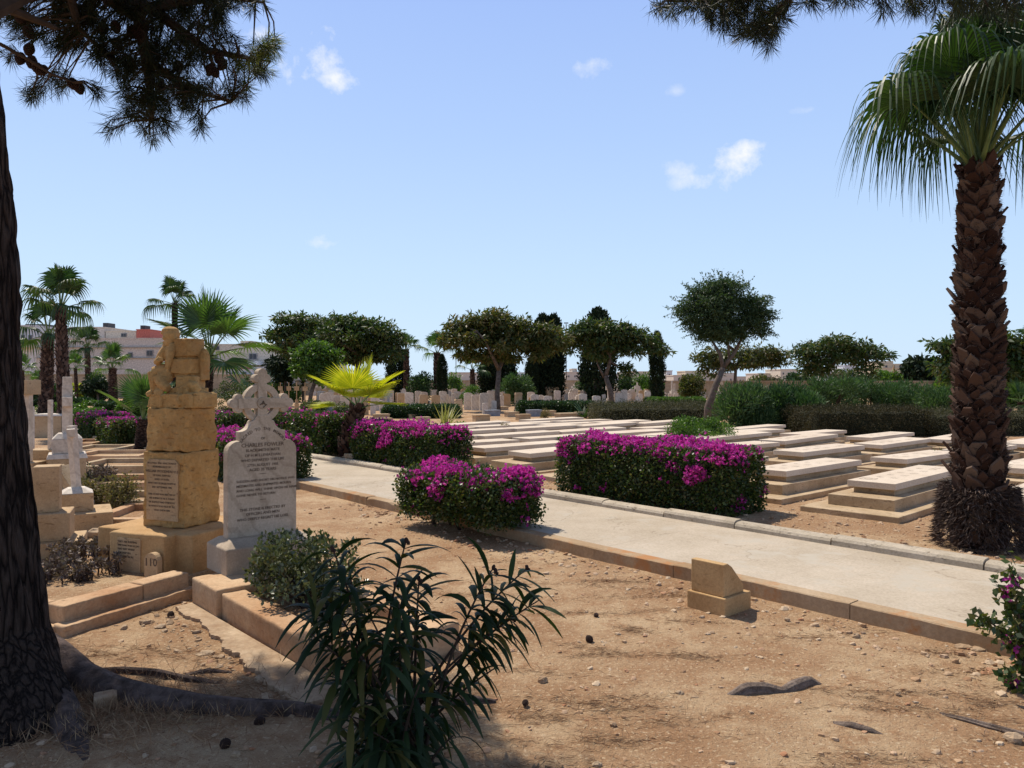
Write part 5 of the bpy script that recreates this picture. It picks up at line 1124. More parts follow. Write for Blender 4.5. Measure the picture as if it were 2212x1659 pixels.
fpalm('small young palm left of the monument', 303, 976, 309, 905, 92, FS_y, 8, 17, r=16)
fpalm('palm behind the right end of the spreading tree', 878, 875, 877, 756, 38, FS_far, 10, 18, r=9)
fpalm('palm with thick tapering trunk left of the forked tree', 946, 876, 944, 762, 46, FS_far, 9, 19, r=12)
fpalm('short palm in front of the dark cypress foliage in the middle', 1023, 872, 1020, 798, 40, FS_far, 8, 20, r=8)
fpalm('palm with reddish tapering trunk before the twin cypresses', 1174, 872, 1175, 762, 48, FS_dark, 10, 21, r=11)
fpalm('small palm at the far left edge behind the white crosses', 50, 875, 48, 800, 34, FS_far, 10, 22, r=6)
fpalm('small palm left of the twin palms, low crown', 80, 878, 82, 830, 34, FS_far, 10, 23, r=6)
fpalm('little palm right of the twin palms behind the slender one', 166, 872, 163, 795, 30, FS_far, 10, 24, r=5)
fpalm('palm at the right edge of the view behind the big palm', 2250, 900, 2250, 745, 60, FS_far, 18, 25, r=12)
fpalm('low green palm right of the big palm trunk', 2208, 905, 2205, 868, 40, FS_up, 12, 26, r=10)

# ================================================================== TREES
def tree(name, label, Y, trunk, limbs, blobs, mat, seed, L=.14, W=.06, dens=26, cr=.32, n=26, droop=.45, bark=None, z=ZB, group=None, depthf=.9, flat=.7, spikes=False):
    """trunk: [(px,py,radius px)] ; limbs: [[(px,py,dY,radius px)...]] ; blobs: [(px,py,rx,ry,dY)]"""
    k = Y / FP; rng = np.random.default_rng(seed); b0 = P(trunk[0][0], trunk[0][1], Y)
    t = thing(name, label, 'tree', (b0.x, b0.y, z), 0, group); O = Vector((b0.x, b0.y, z))
    mb = MB(); pts = [P(a[0], a[1], Y) - O for a in trunk]; pts[0].z = -.1; mb.tube(pts, [a[2] * k for a in trunk], 9)
    ends = [pts[-1]]
    for lm in limbs:
        q = [P(a[0], a[1], Y + a[2]) - O for a in lm]; mb.tube(q, [a[3] * k for a in lm], 7); ends += q[1:]
    cens = []; tips = []
    for (px, py, rx, ry, dY) in blobs:
        if name in ('spreading_tree', 'umbrella_tree', 'leaning_tree', 'forked_tree', 'rusty_tree'): ry *= .74
        c = P(px, py, Y + dY * k) - O; a, b_, d_ = rx * k, rx * k * depthf, ry * k; tips.append(c)
        m = max(4, int(dens * (rx * rx + rx * ry) / 1400)); o = unit(rng.normal(size=(m, 3))); r = rng.uniform(.25, 1.75, m) ** .5
        cens.append(np.array(c) + o * r[:, None] * [a, b_, d_])
        e = min(ends, key=lambda v: (v - c).length); mid = (e + c) / 2 + Vector((0, 0, -.06 * (e - c).length)); mb.tube([e, mid, c], [2.1 * k, 1.4 * k, .7 * k], 5)
        for _ in range(3):
            j = cens[-1][rng.integers(m)]; mb.tube([c, (c + Vector(j)) / 2 + Vector((0, 0, -.03)), Vector(j)], [.8 * k, .6 * k, .3 * k], 4)
    mb.build('trunk', bark or M_trunk, t, smooth=True)
    cens = np.concatenate(cens); VF = [clusters(cens, n, cr, L, W, rng, droop, flat)]
    if spikes:
        sel = cens[rng.random(len(cens)) < .35]; m = 16; u = np.tile(np.linspace(0, 1, m), len(sel)); base = np.repeat(sel, m, 0); ctr = cens.mean(0)
        dv = np.repeat(unit(sel - ctr + rng.normal(size=sel.shape) * .3), m, 0); p = base + dv * u[:, None] * .42; ax = unit(dv * .6 + rng.normal(size=dv.shape) * .6); VF.append(kites(p, ax, L, W, rng))
    foliage('crown', VF, mat, t); return t
tree('spreading_tree', 'wide flat-topped spreading tree left of the middle', 44, [(770, 878, 7), (768, 820, 5.5), (778, 770, 5)],
     [[(778, 770, 0, 4.5), (745, 745, -1, 3.2), (700, 722, -1, 2)], [(778, 770, 0, 4.5), (790, 735, 1, 3), (815, 710, 1, 1.8)], [(772, 790, 0, 4), (720, 765, 1, 3), (650, 745, 1, 1.6)], [(776, 775, 0, 4), (830, 750, 0, 2.4)]],
     [(625, 688, 32, 8, 0), (600, 722, 26, 14, 0), (615, 750, 30, 14, 10), (650, 715, 36, 18, 20), (665, 740, 40, 22, -10), (700, 705, 40, 20, 0), (690, 760, 36, 18, 30), (735, 695, 40, 15, 20), (730, 730, 48, 26, -30), (770, 700, 36, 18, 0), (775, 745, 46, 26, 30),
      (805, 705, 34, 18, -20), (815, 740, 38, 22, 0), (845, 730, 26, 20, 10), (840, 765, 26, 14, 0), (790, 770, 34, 10, 20), (735, 770, 34, 12, -20), (640, 765, 22, 8, 0), (592, 712, 14, 10, 0)], M_tree1, 201, L=.30, W=.10, dens=36, cr=.31, n=24)
tree('citrus_tree', 'dense dark green small tree in front of the spreading tree', 33, [(664, 892, 5), (672, 850, 4.5), (682, 820, 4)], [], [(665, 770, 26, 22, 0), (690, 765, 28, 20, 0), (705, 785, 26, 22, 10), (672, 795, 30, 22, -10), (700, 810, 26, 16, 0), (655, 790, 18, 18, 0), (685, 750, 20, 12, 0), (715, 770, 16, 16, 0)], M_green, 202, L=.16, W=.1, dens=50, cr=.26, n=22, droop=.1)
tree('forked_tree', 'spreading tree with a forked grey trunk in the middle', 36.5, [(1076, 890, 6.5), (1074, 850, 5.5), (1078, 800, 5)],
     [[(1078, 800, 0, 4.5), (1064, 770, -.5, 3.6), (1050, 740, -1, 2.5), (1030, 715, -1, 1.6)], [(1078, 800, 0, 4.5), (1090, 765, .5, 3.6), (1110, 735, 1, 2.4), (1150, 715, 1, 1.4)], [(1088, 768, 0, 3), (1080, 730, 1, 2), (1075, 700, 1, 1.2)]],
     [(985, 720, 26, 20, 0), (970, 740, 18, 10, 0), (1005, 700, 30, 14, 10), (1010, 735, 34, 20, -20), (1045, 690, 36, 16, 0), (1065, 680, 26, 10, 0), (1045, 725, 36, 26, 20), (1085, 705, 36, 20, 0), (1085, 745, 32, 20, -20), (1115, 700, 30, 16, 10), (1120, 735, 32, 20, 0), (1150, 715, 26, 16, 0),
      (1150, 745, 26, 16, 10), (1180, 715, 24, 16, 0), (1185, 745, 26, 18, 0), (1210, 735, 16, 14, 0), (1050, 765, 26, 14, 0), (1105, 770, 20, 10, 0), (1165, 770, 16, 12, 0), (1020, 765, 26, 12, 20)], M_tree2, 203, L=.26, W=.085, dens=34, cr=.27, n=26)
tree('leaning_tree', 'umbrella-shaped tree with a leaning bent trunk right of the middle', 38, [(1325, 876, 6), (1318, 842, 5.5), (1308, 812, 5)],
     [[(1308, 812, 0, 4.5), (1318, 780, 0, 3.6), (1316, 755, 0, 3)], [(1316, 765, 0, 3.2), (1345, 748, 0, 2.2), (1390, 735, 0, 1.3)], [(1316, 765, 0, 3), (1285, 745, 0, 2.2), (1250, 740, 0, 1.3)], [(1305, 815, 0, 3), (1292, 790, 0, 2), (1285, 765, 0, 1.2)]],
     [(1240, 722, 24, 14, 0), (1232, 748, 16, 18, 0), (1262, 715, 28, 15, 0), (1270, 740, 26, 16, 10), (1295, 710, 32, 16, 0), (1300, 740, 30, 18, -10), (1330, 715, 34, 16, 0), (1335, 742, 26, 14, 10), (1362, 722, 28, 18, 0), (1365, 752, 24, 18, 0), (1390, 735, 24, 16, 0), (1410, 748, 20, 12, 0),
      (1428, 760, 14, 8, 0), (1265, 700, 20, 8, 0), (1352, 705, 16, 8, 0), (1290, 765, 22, 12, 0), (1345, 792, 14, 8, 0), (1355, 803, 10, 8, 0)], M_tree1, 204, L=.26, W=.085, dens=34, cr=.26, n=26)
tree('feathery_tree', 'feathery dark green tree with a bare curved trunk above the tombs', 25, [(1526, 925, 7.5), (1530, 880, 8.5), (1545, 835, 7), (1562, 795, 6)],
     [[(1562, 795, 0, 5), (1556, 765, 0, 4), (1540, 740, 0, 2.5)], [(1562, 795, 0, 5), (1585, 765, 0, 4.2), (1600, 735, 0, 3), (1615, 700, 0, 1.6)], [(1575, 775, 0, 3), (1572, 740, 0, 2.5), (1560, 700, 0, 1.4)], [(1590, 760, 0, 3), (1560, 735, .5, 2), (1520, 700, .3, 1)]],
     [(1560, 620, 30, 16, 0), (1530, 635, 30, 22, 0), (1585, 635, 34, 26, 0), (1500, 655, 26, 18, 0), (1480, 672, 20, 14, 0), (1540, 670, 40, 30, -20), (1590, 670, 42, 30, 20), (1630, 665, 28, 20, 0), (1650, 680, 16, 10, 0), (1505, 690, 30, 20, 0), (1560, 705, 40, 20, 0), (1610, 700, 34, 20, 0),
      (1525, 720, 26, 12, 0), (1575, 725, 32, 12, 0), (1635, 710, 20, 14, 0), (1545, 645, 30, 24, 30)], M_tree3, 205, L=.10, W=.035, dens=50, cr=.18, n=36, droop=.35, spikes=True)
tree('rusty_tree', 'low rusty-green tree behind the feathery tree', 58, [(1590, 870, 4), (1588, 820, 3.5), (1590, 790, 3)], [],
     [(1525, 775, 24, 16, 0), (1515, 795, 12, 12, 0), (1555, 765, 28, 16, 0), (1560, 790, 24, 12, 0), (1600, 765, 28, 16, 0), (1640, 760, 30, 14, 0), (1675, 765, 24, 12, 0), (1690, 780, 14, 10, 0), (1620, 785, 28, 12, 0), (1650, 780, 26, 12, 0), (1540, 810, 12, 8, 0)], M_tree2, 206, L=.36, W=.12, dens=38, cr=.38, n=22)
tree('umbrella_tree', 'umbrella-shaped tree on its own at the right skyline', 55, [(1800, 870, 4), (1795, 825, 3.5), (1788, 795, 3)], [[(1788, 795, 0, 2.6), (1770, 770, 0, 1.8)], [(1788, 795, 0, 2.6), (1830, 765, 0, 1.8), (1870, 755, 0, 1)]],
     [(1730, 760, 18, 12, 0), (1745, 785, 22, 22, 0), (1765, 750, 28, 14, 0), (1775, 775, 30, 22, 0), (1808, 738, 32, 14, 0), (1815, 765, 30, 18, 0), (1845, 748, 30, 16, 0), (1845, 772, 18, 12, 0), (1875, 760, 26, 14, 0), (1870, 790, 18, 16, 0), (1900, 768, 16, 8, 0), (1918, 766, 8, 5, 0), (1760, 800, 24, 14, 0), (1885, 812, 14, 10, 0)], M_tree1, 207, L=.36, W=.12, dens=38, cr=.38, n=22)
tree('leafy_tree', 'green tree half hidden by the big palm trunk', 34, [(2110, 890, 5), (2108, 840, 4)], [[(2108, 840, 0, 3), (2060, 780, 0, 1.5)]],
     [(2040, 745, 22, 8, 0), (2065, 765, 24, 16, 0), (2050, 785, 26, 12, 0), (2090, 750, 30, 16, 0), (2100, 790, 36, 24, 0), (2150, 745, 34, 18, 0), (2190, 750, 34, 20, 0), (2150, 790, 40, 26, 0), (2200, 790, 36, 26, 0), (2080, 810, 26, 14, 0)], M_tree1, 208, L=.30, W=.12, dens=44, cr=.34, n=20)
tree('dark_tree', 'dark round tree at the far right skyline beside the villa', 95, [(2000, 850, 2), (2000, 800, 1.6)], [], [(1990, 795, 24, 12, 0), (2010, 800, 26, 12, 0), (1995, 810, 34, 10, 0), (2030, 805, 20, 12, 0), (1985, 785, 14, 6, 0)], M_cyp, 209, L=.9, W=.5, dens=60, cr=.8, n=16)
tree('pine_tree', 'dark low pine left of the spreading tree crown', 52, [(618, 850, 4), (616, 810, 3)], [], [(600, 790, 18, 14, 0), (625, 785, 24, 16, 0), (650, 795, 18, 12, 0), (615, 805, 24, 10, 0)], M_cyp, 210, L=.4, W=.15, dens=60, cr=.45, n=18)
tree('small_tree', 'little dark parasol tree between the palms at the far left', 50, [(213, 880, 2.5), (211, 850, 2)], [], [(198, 838, 16, 8, 0), (218, 836, 16, 8, 0), (208, 830, 14, 6, 0)], M_cyp, 211, L=.3, W=.14, dens=60, cr=.3, n=18, z=0)
def cypress(label, px, pyb, pyt, wpx, Y, seed, tops=1):
    rng = np.random.default_rng(seed); k = Y / FP; b = P(px, pyb, Y); h = (pyb - pyt + 10) * k + b.z; w = wpx * k / 2
    t = thing('cypress_tree', label, 'tree', (b.x, Y, 0), 0, 'dark cypresses'); MB().tube([(0, 0, -.1), (0, 0, h * .3)], w * .2, 8).build('trunk', M_trunk, t)
    m = int(900 * tops); u = rng.random(m) ** .8; th = rng.random(m) * 6.28; cx = (rng.integers(0, tops, m) - (tops - 1) / 2) * w * .7
    pr = np.minimum(1, (1 - u) * 3.6) ** .5 * np.minimum(1, .55 + u * 2.5) * (1 + .12 * np.sin(th * 3 + u * 14 + seed)); hh = h * (1 - .04 * (np.abs(cx) > 0) * (seed % 3))
    rad = w * (1 if tops == 1 else .66) * pr
    c = np.c_[np.cos(th) * rad * rng.uniform(.55, 1, m) + cx, np.sin(th) * rad * rng.uniform(.6, 1, m), .1 + u * (hh - .2)]
    V = clusters(c, 12, w * .22, h * .035, w * .10, rng, -1.4, 1.3); foliage('crown', [V], M_cyp, t)
cypress('large twin-topped dark cypress behind the reddish palm trunk', 1184, 870, 686, 66, 50, 301, 2)
cypress('dark cypress rising behind the leaning tree crown', 1292, 868, 682, 78, 48, 302, 1)
cypress('thin pointed cypress standing alone right of the leaning tree', 1419, 862, 727, 32, 50, 303, 1)
cypress('broad dark cypress behind the forked tree trunk', 1075, 866, 770, 78, 54, 304, 2)
cypress('dark narrow cypress just right of the thick middle palm trunk', 955, 868, 775, 22, 46, 305, 1)
cypress('dark cypress behind the right end of the spreading tree', 858, 866, 775, 50, 52, 306, 1)
cypress('stubby dark cypress beside the second middle palm', 1148, 868, 780, 28, 49, 307, 1)

# ================================================================== PINE, ROOTS AND BOUGHS
tk = [(22, 1640, 3.62, .33), (10, 1560, 3.68, .285), (-4, 1480, 3.74, .255), (-18, 1380, 3.8, .235), (-28, 1250, 3.8, .228), (-40, 1100, 3.8, .214), (-50, 950, 3.8, .20), (-60, 780, 3.8, .195), (-62, 620, 3.8, .195), (-70, 450, 3.8, .185), (-88, 250, 3.82, .175), (-100, 50, 3.85, .165), (-110, -200, 3.9, .155), (-110, -600, 4.0, .13), (-60, -1100, 4.2, .09)]
b0 = P(30, 1500, 3.7); PO = Vector((b0.x, b0.y, 0))
pine = thing('pine_tree', 'leaning pine with dark fissured bark at the left edge, its boughs hanging into the sky', 'tree', PO)
cp = [P(a, b_, y) for a, b_, y, r in tk]; cr_ = [r for *_, r in tk]
def interp(pts, rad, m):
    d = [0]
    for i in range(1, len(pts)): d.append(d[-1] + (pts[i] - pts[i - 1]).length)
    o = []; 
    for j in range(m):
        s_ = d[-1] * j / (m - 1); i = max(q for q in range(len(d) - 1) if d[q] <= s_ + 1e-9); f_ = (s_ - d[i]) / (d[i + 1] - d[i])
        f2 = f_; o.append((pts[i].lerp(pts[i + 1], f2), rad[i] + (rad[i + 1] - rad[i]) * f2))
    for _ in range(2): o = [o[0]] + [((o[i - 1][0] + o[i][0] * 2 + o[i + 1][0]) / 4, (o[i - 1][1] + o[i][1] * 2 + o[i + 1][1]) / 4) for i in range(1, m - 1)] + [o[-1]]
    return [a for a, _ in o], [b for _, b in o]
def barktube(name, pts, rad, m, n, mat, parent, O, amp=.012, fx=7.0, seed=0, squash=1.0):
    pts, rad = interp(pts, rad, m); mb = MB(); mb.tube([p - O for p in pts], rad, n, cap=True); V = []
    for j in range(m):
        for k in range(n):
            v = Vector(mb.v[j * n + k]); c = pts[j] - O; d = v - c; th = 2 * PI * k / n
            q = mnoise.noise(Vector((math.cos(th) * fx * .55, math.sin(th) * fx * .55, v.z * 2.4 + v.x * .6 + seed))); q2 = mnoise.noise(Vector((math.cos(th) * fx * 1.7, math.sin(th) * fx * 1.7, v.z * 5 + v.x * 3 + seed)))
            v = c + d * (1 + (1 - abs(q) * 3.2) * amp / max(rad[j], .02) * .6 + q2 * amp / max(rad[j], .02) * .9); v.z = c.z + (v.z - c.z) * squash; V.append(tuple(v))
    mb.v = V; return mb.build(name, mat, parent, smooth=True)
barktube('trunk', cp, cr_, 260, 96, M_bark, pine, PO, .022, 9)
def RT(l, mat=M_root, **k):
    global rootn
    pts = [G(x, y, 0) + Vector((0, 0, dz)) for x, y, dz, r in l]; barktube('root', pts, [r for *_, r in l], 90, 28, mat, pine, PO, .010, 6, seed=l[0][0], **k)
RT([(20, 1430, .14, .15), (110, 1455, .08, .11), (175, 1478, .03, .085), (250, 1505, .02, .08), (330, 1525, .01, .078), (430, 1535, .005, .066), (540, 1538, .0, .058), (640, 1540, -.005, .05), (740, 1550, -.02, .04)])
RT([(20, 1470, .14, .13), (90, 1500, .05, .10), (130, 1545, .0, .085), (165, 1600, -.035, .07), (200, 1680, -.07, .05)])
RT([(165, 1458, .0, .02), (260, 1452, .012, .018), (340, 1458, .012, .018), (420, 1472, .006, .016), (480, 1478, -.01, .012)])
RT([(400, 1458, -.005, .01), (450, 1452, .006, .012), (500, 1452, -.008, .009)])
RT([(960, 1518, -.02, .03), (1010, 1516, .005, .03), (1070, 1516, -.012, .02)])
def RT2(label, l):
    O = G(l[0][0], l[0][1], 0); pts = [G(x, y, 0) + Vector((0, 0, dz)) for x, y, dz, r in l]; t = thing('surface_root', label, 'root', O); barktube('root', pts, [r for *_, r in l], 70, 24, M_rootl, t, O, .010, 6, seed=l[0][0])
RT2('gnarled root surfacing in two humps on the open soil at lower right', [(1572, 1500, -.02, .02), (1610, 1494, .006, .036), (1650, 1492, .004, .034), (1690, 1492, -.012, .022), (1720, 1484, .004, .030), (1745, 1474, .002, .028), (1775, 1476, -.03, .018)])
RT2('short thin root on the soil right of the two-humped root', [(1800, 1560, -.012, .012), (1840, 1568, .002, .014), (1880, 1578, -.002, .013), (1910, 1584, -.02, .01)])
RT2('long dark thin root at the lower right edge', [(2030, 1538, -.01, .008), (2080, 1555, .004, .010), (2140, 1572, .004, .012), (2250, 1600, .0, .014)])
def boughs(t, O, masses, limbs, mat, seed, Y0, Y1, dens=1.0, nl=.115, need=66, sunmat=None, cones=()):
    rng = np.random.default_rng(seed); mb = MB(); lp = []
    for l in limbs:
        q = [P(x, y, yy) - O for x, y, yy, r in l]; mb.tube(q, [a[3] for a in l], 7)
        for i in range(len(q) - 1):
            for u in np.linspace(0, 1, 6): lp.append(q[i].lerp(q[i + 1], u))
    V = {0: [], 1: []}
    for (px, py, rx, ry, *sun) in masses:
        m = max(3, int(rx * ry / 130 * dens))
        for _ in range(m):
            a = rng.random() * 6.283; r = math.sqrt(rng.random()); Y = rng.uniform(Y0, Y1)
            c = P(px + math.cos(a) * r * rx, py + math.sin(a) * r * ry, Y) - O
            e = min(lp, key=lambda v: (v - c).length + max(0, c.z - v.z) * .5); dr = (c - e).normalized() * .8 + Vector((rng.normal() * .35, rng.normal() * .35, -.25 + rng.normal() * .3)); dr.normalize()
            if (c - e).length < 1.0: mb.tube([e, (e + c) / 2 + Vector((rng.normal() * .03, 0, .03)), c], [.009, .006, .003], 4, cap=False)
            k = need; u = rng.random(k); base = np.array(c) + np.array(dr)[None] * ((u - .75) * .16)[:, None]
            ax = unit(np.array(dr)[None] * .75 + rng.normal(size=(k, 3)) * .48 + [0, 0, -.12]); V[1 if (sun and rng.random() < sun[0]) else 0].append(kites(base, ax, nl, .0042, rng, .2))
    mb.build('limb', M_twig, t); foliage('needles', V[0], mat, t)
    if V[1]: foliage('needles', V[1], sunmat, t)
    if cones:
        cm = MB(); r = random.Random(3)
        for j in range(11):
            for k in range(9): 
                th = k * .698 + j * .35; u = j / 10; rr = .030 * math.sin(PI * (.12 + .8 * u)); c = Vector((math.cos(th) * rr, math.sin(th) * rr, (u - .5) * .078)); cm.ball(c, (.0085, .0085, .006), 5, 4)
        cm.ball((0, 0, 0), (.024, .024, .038), 8, 6); cme = cm.mesh('cone', True); cme.materials.append(M_cone)
        for i, (px, py, y) in enumerate(cones):
            o = put('cone', cme, t); o.location = P(px, py, y) - O; o.rotation_euler = (r.uniform(-.6, .6) + 3.14, r.uniform(-.6, .6), 0)
    return
MASS = [(30, 20, 40, 34), (90, 25, 60, 44), (160, 25, 60, 40), (230, 25, 60, 44), (300, 30, 60, 50), (370, 30, 60, 50), (440, 25, 56, 40), (500, 14, 46, 22), (548, 8, 32, 12), (60, 70, 40, 24), (110, 78, 36, 24), (150, 80, 36, 30), (200, 95, 40, 36), (250, 110, 44, 40), (300, 125, 50, 50), (355, 120, 44, 44), (400, 105, 44, 44),
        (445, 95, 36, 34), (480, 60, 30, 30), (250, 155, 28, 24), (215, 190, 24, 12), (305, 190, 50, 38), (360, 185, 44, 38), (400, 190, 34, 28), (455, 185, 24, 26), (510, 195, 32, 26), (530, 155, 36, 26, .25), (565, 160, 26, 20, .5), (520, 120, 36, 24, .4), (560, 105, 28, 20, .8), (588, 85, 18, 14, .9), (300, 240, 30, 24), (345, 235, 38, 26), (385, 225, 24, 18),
        (285, 260, 16, 22), (330, 285, 28, 24), (360, 275, 18, 14), (435, 260, 24, 14), (430, 225, 28, 22), (60, 205, 30, 16), (85, 190, 22, 16), (115, 165, 26, 20), (135, 185, 14, 10), (245, 265, 10, 18), (20, 120, 12, 8), (590, 110, 10, 10, .9)]
boughs(pine, PO, MASS, [[(-105, 60, 4.1, .07), (60, -20, 4.9, .06), (200, -30, 5.3, .055), (300, 40, 5.5, .05), (320, 150, 5.6, .035), (330, 260, 5.6, .015)], [(200, -30, 5.3, .05), (330, 20, 5.6, .04), (450, 110, 5.7, .028), (560, 130, 5.7, .012)], [(320, 130, 5.6, .03), (400, 190, 5.6, .02), (500, 220, 5.6, .01)],
      [(0, 95, 4.9, .012), (60, 128, 5.1, .011), (110, 160, 5.2, .009), (160, 178, 5.3, .006)], [(300, 20, 5.5, .04), (480, -10, 5.8, .03), (570, 5, 5.8, .01)], [(150, -20, 5.2, .035), (170, 60, 5.3, .02), (230, 120, 5.4, .01)], [(-100, 0, 4.2, .05), (20, 20, 4.7, .03), (120, 60, 5.0, .015)]],
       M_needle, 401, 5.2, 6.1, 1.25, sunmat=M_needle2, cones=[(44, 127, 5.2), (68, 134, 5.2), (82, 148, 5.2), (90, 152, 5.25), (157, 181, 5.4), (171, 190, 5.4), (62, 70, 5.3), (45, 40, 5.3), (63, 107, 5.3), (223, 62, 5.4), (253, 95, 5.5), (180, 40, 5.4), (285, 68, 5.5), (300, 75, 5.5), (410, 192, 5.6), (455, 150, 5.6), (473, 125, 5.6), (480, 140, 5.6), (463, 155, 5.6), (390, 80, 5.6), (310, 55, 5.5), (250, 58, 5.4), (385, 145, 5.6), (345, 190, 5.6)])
# more of the same crown above and behind the view: it shades the foreground
rng = np.random.default_rng(77); VC = []; mb = MB()
hub = Vector((-2.6, 4.6, 6.4))
for i in range(900):
    a = rng.random() * 6.28; r = math.sqrt(rng.random()) * 1.75; c = Vector((-4.1 + math.cos(a) * r * 1.25, 5.2 + math.sin(a) * r * .78, rng.uniform(4.7, 6.6)))
    if c.z - CH < c.y * .53: continue
    VC.append(kites(np.array(c - PO) + rng.normal(size=(90, 3)) * .11, unit(rng.normal(size=(90, 3)) + [0, 0, -.4]), .16, .016, rng))
    if i % 9 == 0: mb.tube([hub - PO, (hub + c) / 2 - PO + Vector((0, 0, .2)), c - PO], [.04, .02, .006], 5)
for i in range(560):     # unseen foliage added overhead and behind the camera to block sky light
    c = np.array([rng.uniform(-6.5, 1.2), rng.uniform(-3.5, 3.9), rng.uniform(5.0, 6.6)])
    VC.append(kites(c - np.array(PO) + rng.normal(size=(46, 3)) * .17, unit(rng.normal(size=(46, 3)) + [0, 0, -.4]), .22, .03, rng))
for (x_, y_) in ((-5, 0), (-4, -2), (-2, -1.5), (-.5, 1.5), (-2, 2.5), (-4.5, 2.5)): mb.tube([hub - PO, Vector(((x_ - 2.6) / 2, (y_ + 4.6) / 2, 6.3)) - PO, Vector((x_, y_, 5.9)) - PO], [.07, .045, .015], 6)
foliage('crown', VC, M_needle, pine); mb.build('limb', M_twig, pine)
O2 = Vector((4.6, 4.6, 0)); pine2 = thing('pine_tree', 'second pine, of which only dark boughs hang in at the top right', 'tree', O2)
MB().tube([(0, 0, -.1), (.05, .05, 2), (-.05, .1, 4.5), (-.2, .2, 7)], [.24, .2, .17, .12], 14).build('trunk', M_bark, pine2, smooth=True)
boughs(pine2, O2, [(1425, 8, 18, 8), (1455, 14, 26, 14), (1490, 16, 30, 16), (1530, 20, 34, 22), (1575, 20, 40, 24), (1620, 25, 46, 30), (1660, 40, 40, 32), (1650, 75, 26, 16), (1662, 90, 10, 8), (1600, 60, 26, 20), (1560, 48, 16, 8), (1700, 25, 36, 24), (1740, 10, 30, 12), (1790, -2, 36, 8), (1870, -4, 44, 10), (1940, 0, 50, 18), (2020, 4, 56, 24), (2100, 8, 56, 28), (2180, 8, 50, 30), (1570, -30, 90, 24), (1680, -30, 90, 24)],
       [[(2690, -240, 4.7, .09), (2250, -260, 4.8, .06), (2000, -120, 5.0, .045), (1750, -40, 5.2, .03), (1600, 0, 5.2, .02), (1460, 2, 5.2, .008)], [(1750, -40, 5.2, .025), (1680, 20, 5.2, .015), (1655, 75, 5.2, .006)]], M_needle, 402, 4.9, 5.5, 1.25)

# ================================================================== FOREGROUND OLEANDER AND SHRUBS
def leafstrip(V, F, p, d, ln, w, droop, rng, st=6):
    sd = d.cross(Vector((rng.uniform(-.5, .5), rng.uniform(-.5, .5), 1))).normalized(); o = len(V); q = p.copy(); dd = d.copy(); step = ln / st
    for s_ in range(st + 1):
        u = s_ / st; ww = w * (math.sin(PI * min(1, u * .93 + .05)) ** .75) * .5; no = dd.cross(sd).normalized()
        V += [q - sd * ww + no * ww * .35, q.copy(), q + sd * ww + no * ww * .35]; dd = (dd + Vector((0, 0, -droop / st))).normalized(); q = q + dd * step
    for s_ in range(st):
        a = o + 3 * s_; F += [(a, a + 1, a + 4, a + 3), (a + 1, a + 2, a + 5, a + 4)]
rg = random.Random(12); OB = Vector((-.46, 3.12, 0))
ol = thing('oleander_bush', 'big dark oleander bush in the foreground shade, with long narrow leaves', 'shrub', OB)
V = []; F = []; sm = MB(); pods = []
STM = [(878, 1165, 3.1, 1), (905, 1250, 3.2, .9), (862, 1300, 3.0, 1), (718, 1185, 3.0, 1), (752, 1215, 3.1, .8), (662, 1300, 2.95, .8), (705, 1285, 3.0, 1), (672, 1370, 2.9, .9), (1066, 1226, 3.25, .8), (1138, 1228, 3.35, 1), (1165, 1296, 3.35, .8), (1108, 1335, 3.3, 1), (795, 1325, 3.0, .7),
       (1050, 1400, 3.3, .7), (700, 1440, 2.9, .8), (905, 1330, 3.15, .9), (1075, 1440, 3.3, .6)]
for i in range(18): STM.append((rg.uniform(725, 985), rg.uniform(1470, 1650), rg.uniform(2.75, 3.3), .6))
for (px, py, Y, den) in STM:
    tip = P(px, py, Y) - OB; root = Vector((rg.uniform(-.14, .14), rg.uniform(-.1, .12), 0)); hh = tip.z
    mid = root.lerp(tip, .5) + Vector((-(tip.x - root.x) * .22, 0, hh * .1)); m = 22; P_ = []
    for j in range(m): u = j / (m - 1); P_.append(root * (1 - u) ** 2 + mid * 2 * u * (1 - u) + tip * u * u)
    sm.tube(P_, [.010 - .007 * j / (m - 1) for j in range(m)], 5)
    start = max(.3, 1 - .34 / (P_[0] - P_[-1]).length) if hh > .42 else .25; nw = int(max(5, (1 - start) * (P_[0] - P_[-1]).length / .041)); a0 = rg.random() * 6
    for w_ in range(nw):
        if rg.random() > den + .1: continue
        u = start + (1 - start) * (w_ + .5) / nw; j = min(m - 2, int(u * (m - 1))); tg = (P_[j + 1] - P_[j]).normalized(); ax1 = tg.orthogonal().normalized(); ax2 = tg.cross(ax1)
        for k in range(3):
            th = a0 + w_ * 1.05 + k * 2.094 + rg.uniform(-.2, .2); rad_ = (ax1 * math.cos(th) + ax2 * math.sin(th)); op = .45 + .9 * (1 - u)
            d = (tg * (1 - op * .55) + rad_ * (.55 + op * .35)).normalized(); leafstrip(V, F, P_[j], d, rg.uniform(.15, .235), rg.uniform(.022, .034), rg.uniform(.7, 2.0) + 1.6 * (1 - u), rg)
for (px, py, Y) in [(1066, 1226, 3.25), (1070, 1234, 3.25), (1138, 1226, 3.35), (878, 1167, 3.1), (905, 1250, 3.2), (718, 1185, 3.0), (1108, 1335, 3.3)]:
    mb = MB().ball((0, 0, 0), (.008, .008, .012), 7, 6, .3, px).ball((.008, 0, -.01), (.007, .006, .009), 7, 5, .3, py); o = mb.build('seed_pod', M_cone, ol); o.location = P(px, py, Y) - OB
sm.build('stems', M_twig, ol, smooth=True); put('leaves', npmesh('leaves', [tuple(v) for v in V], F), ol, M_olef)
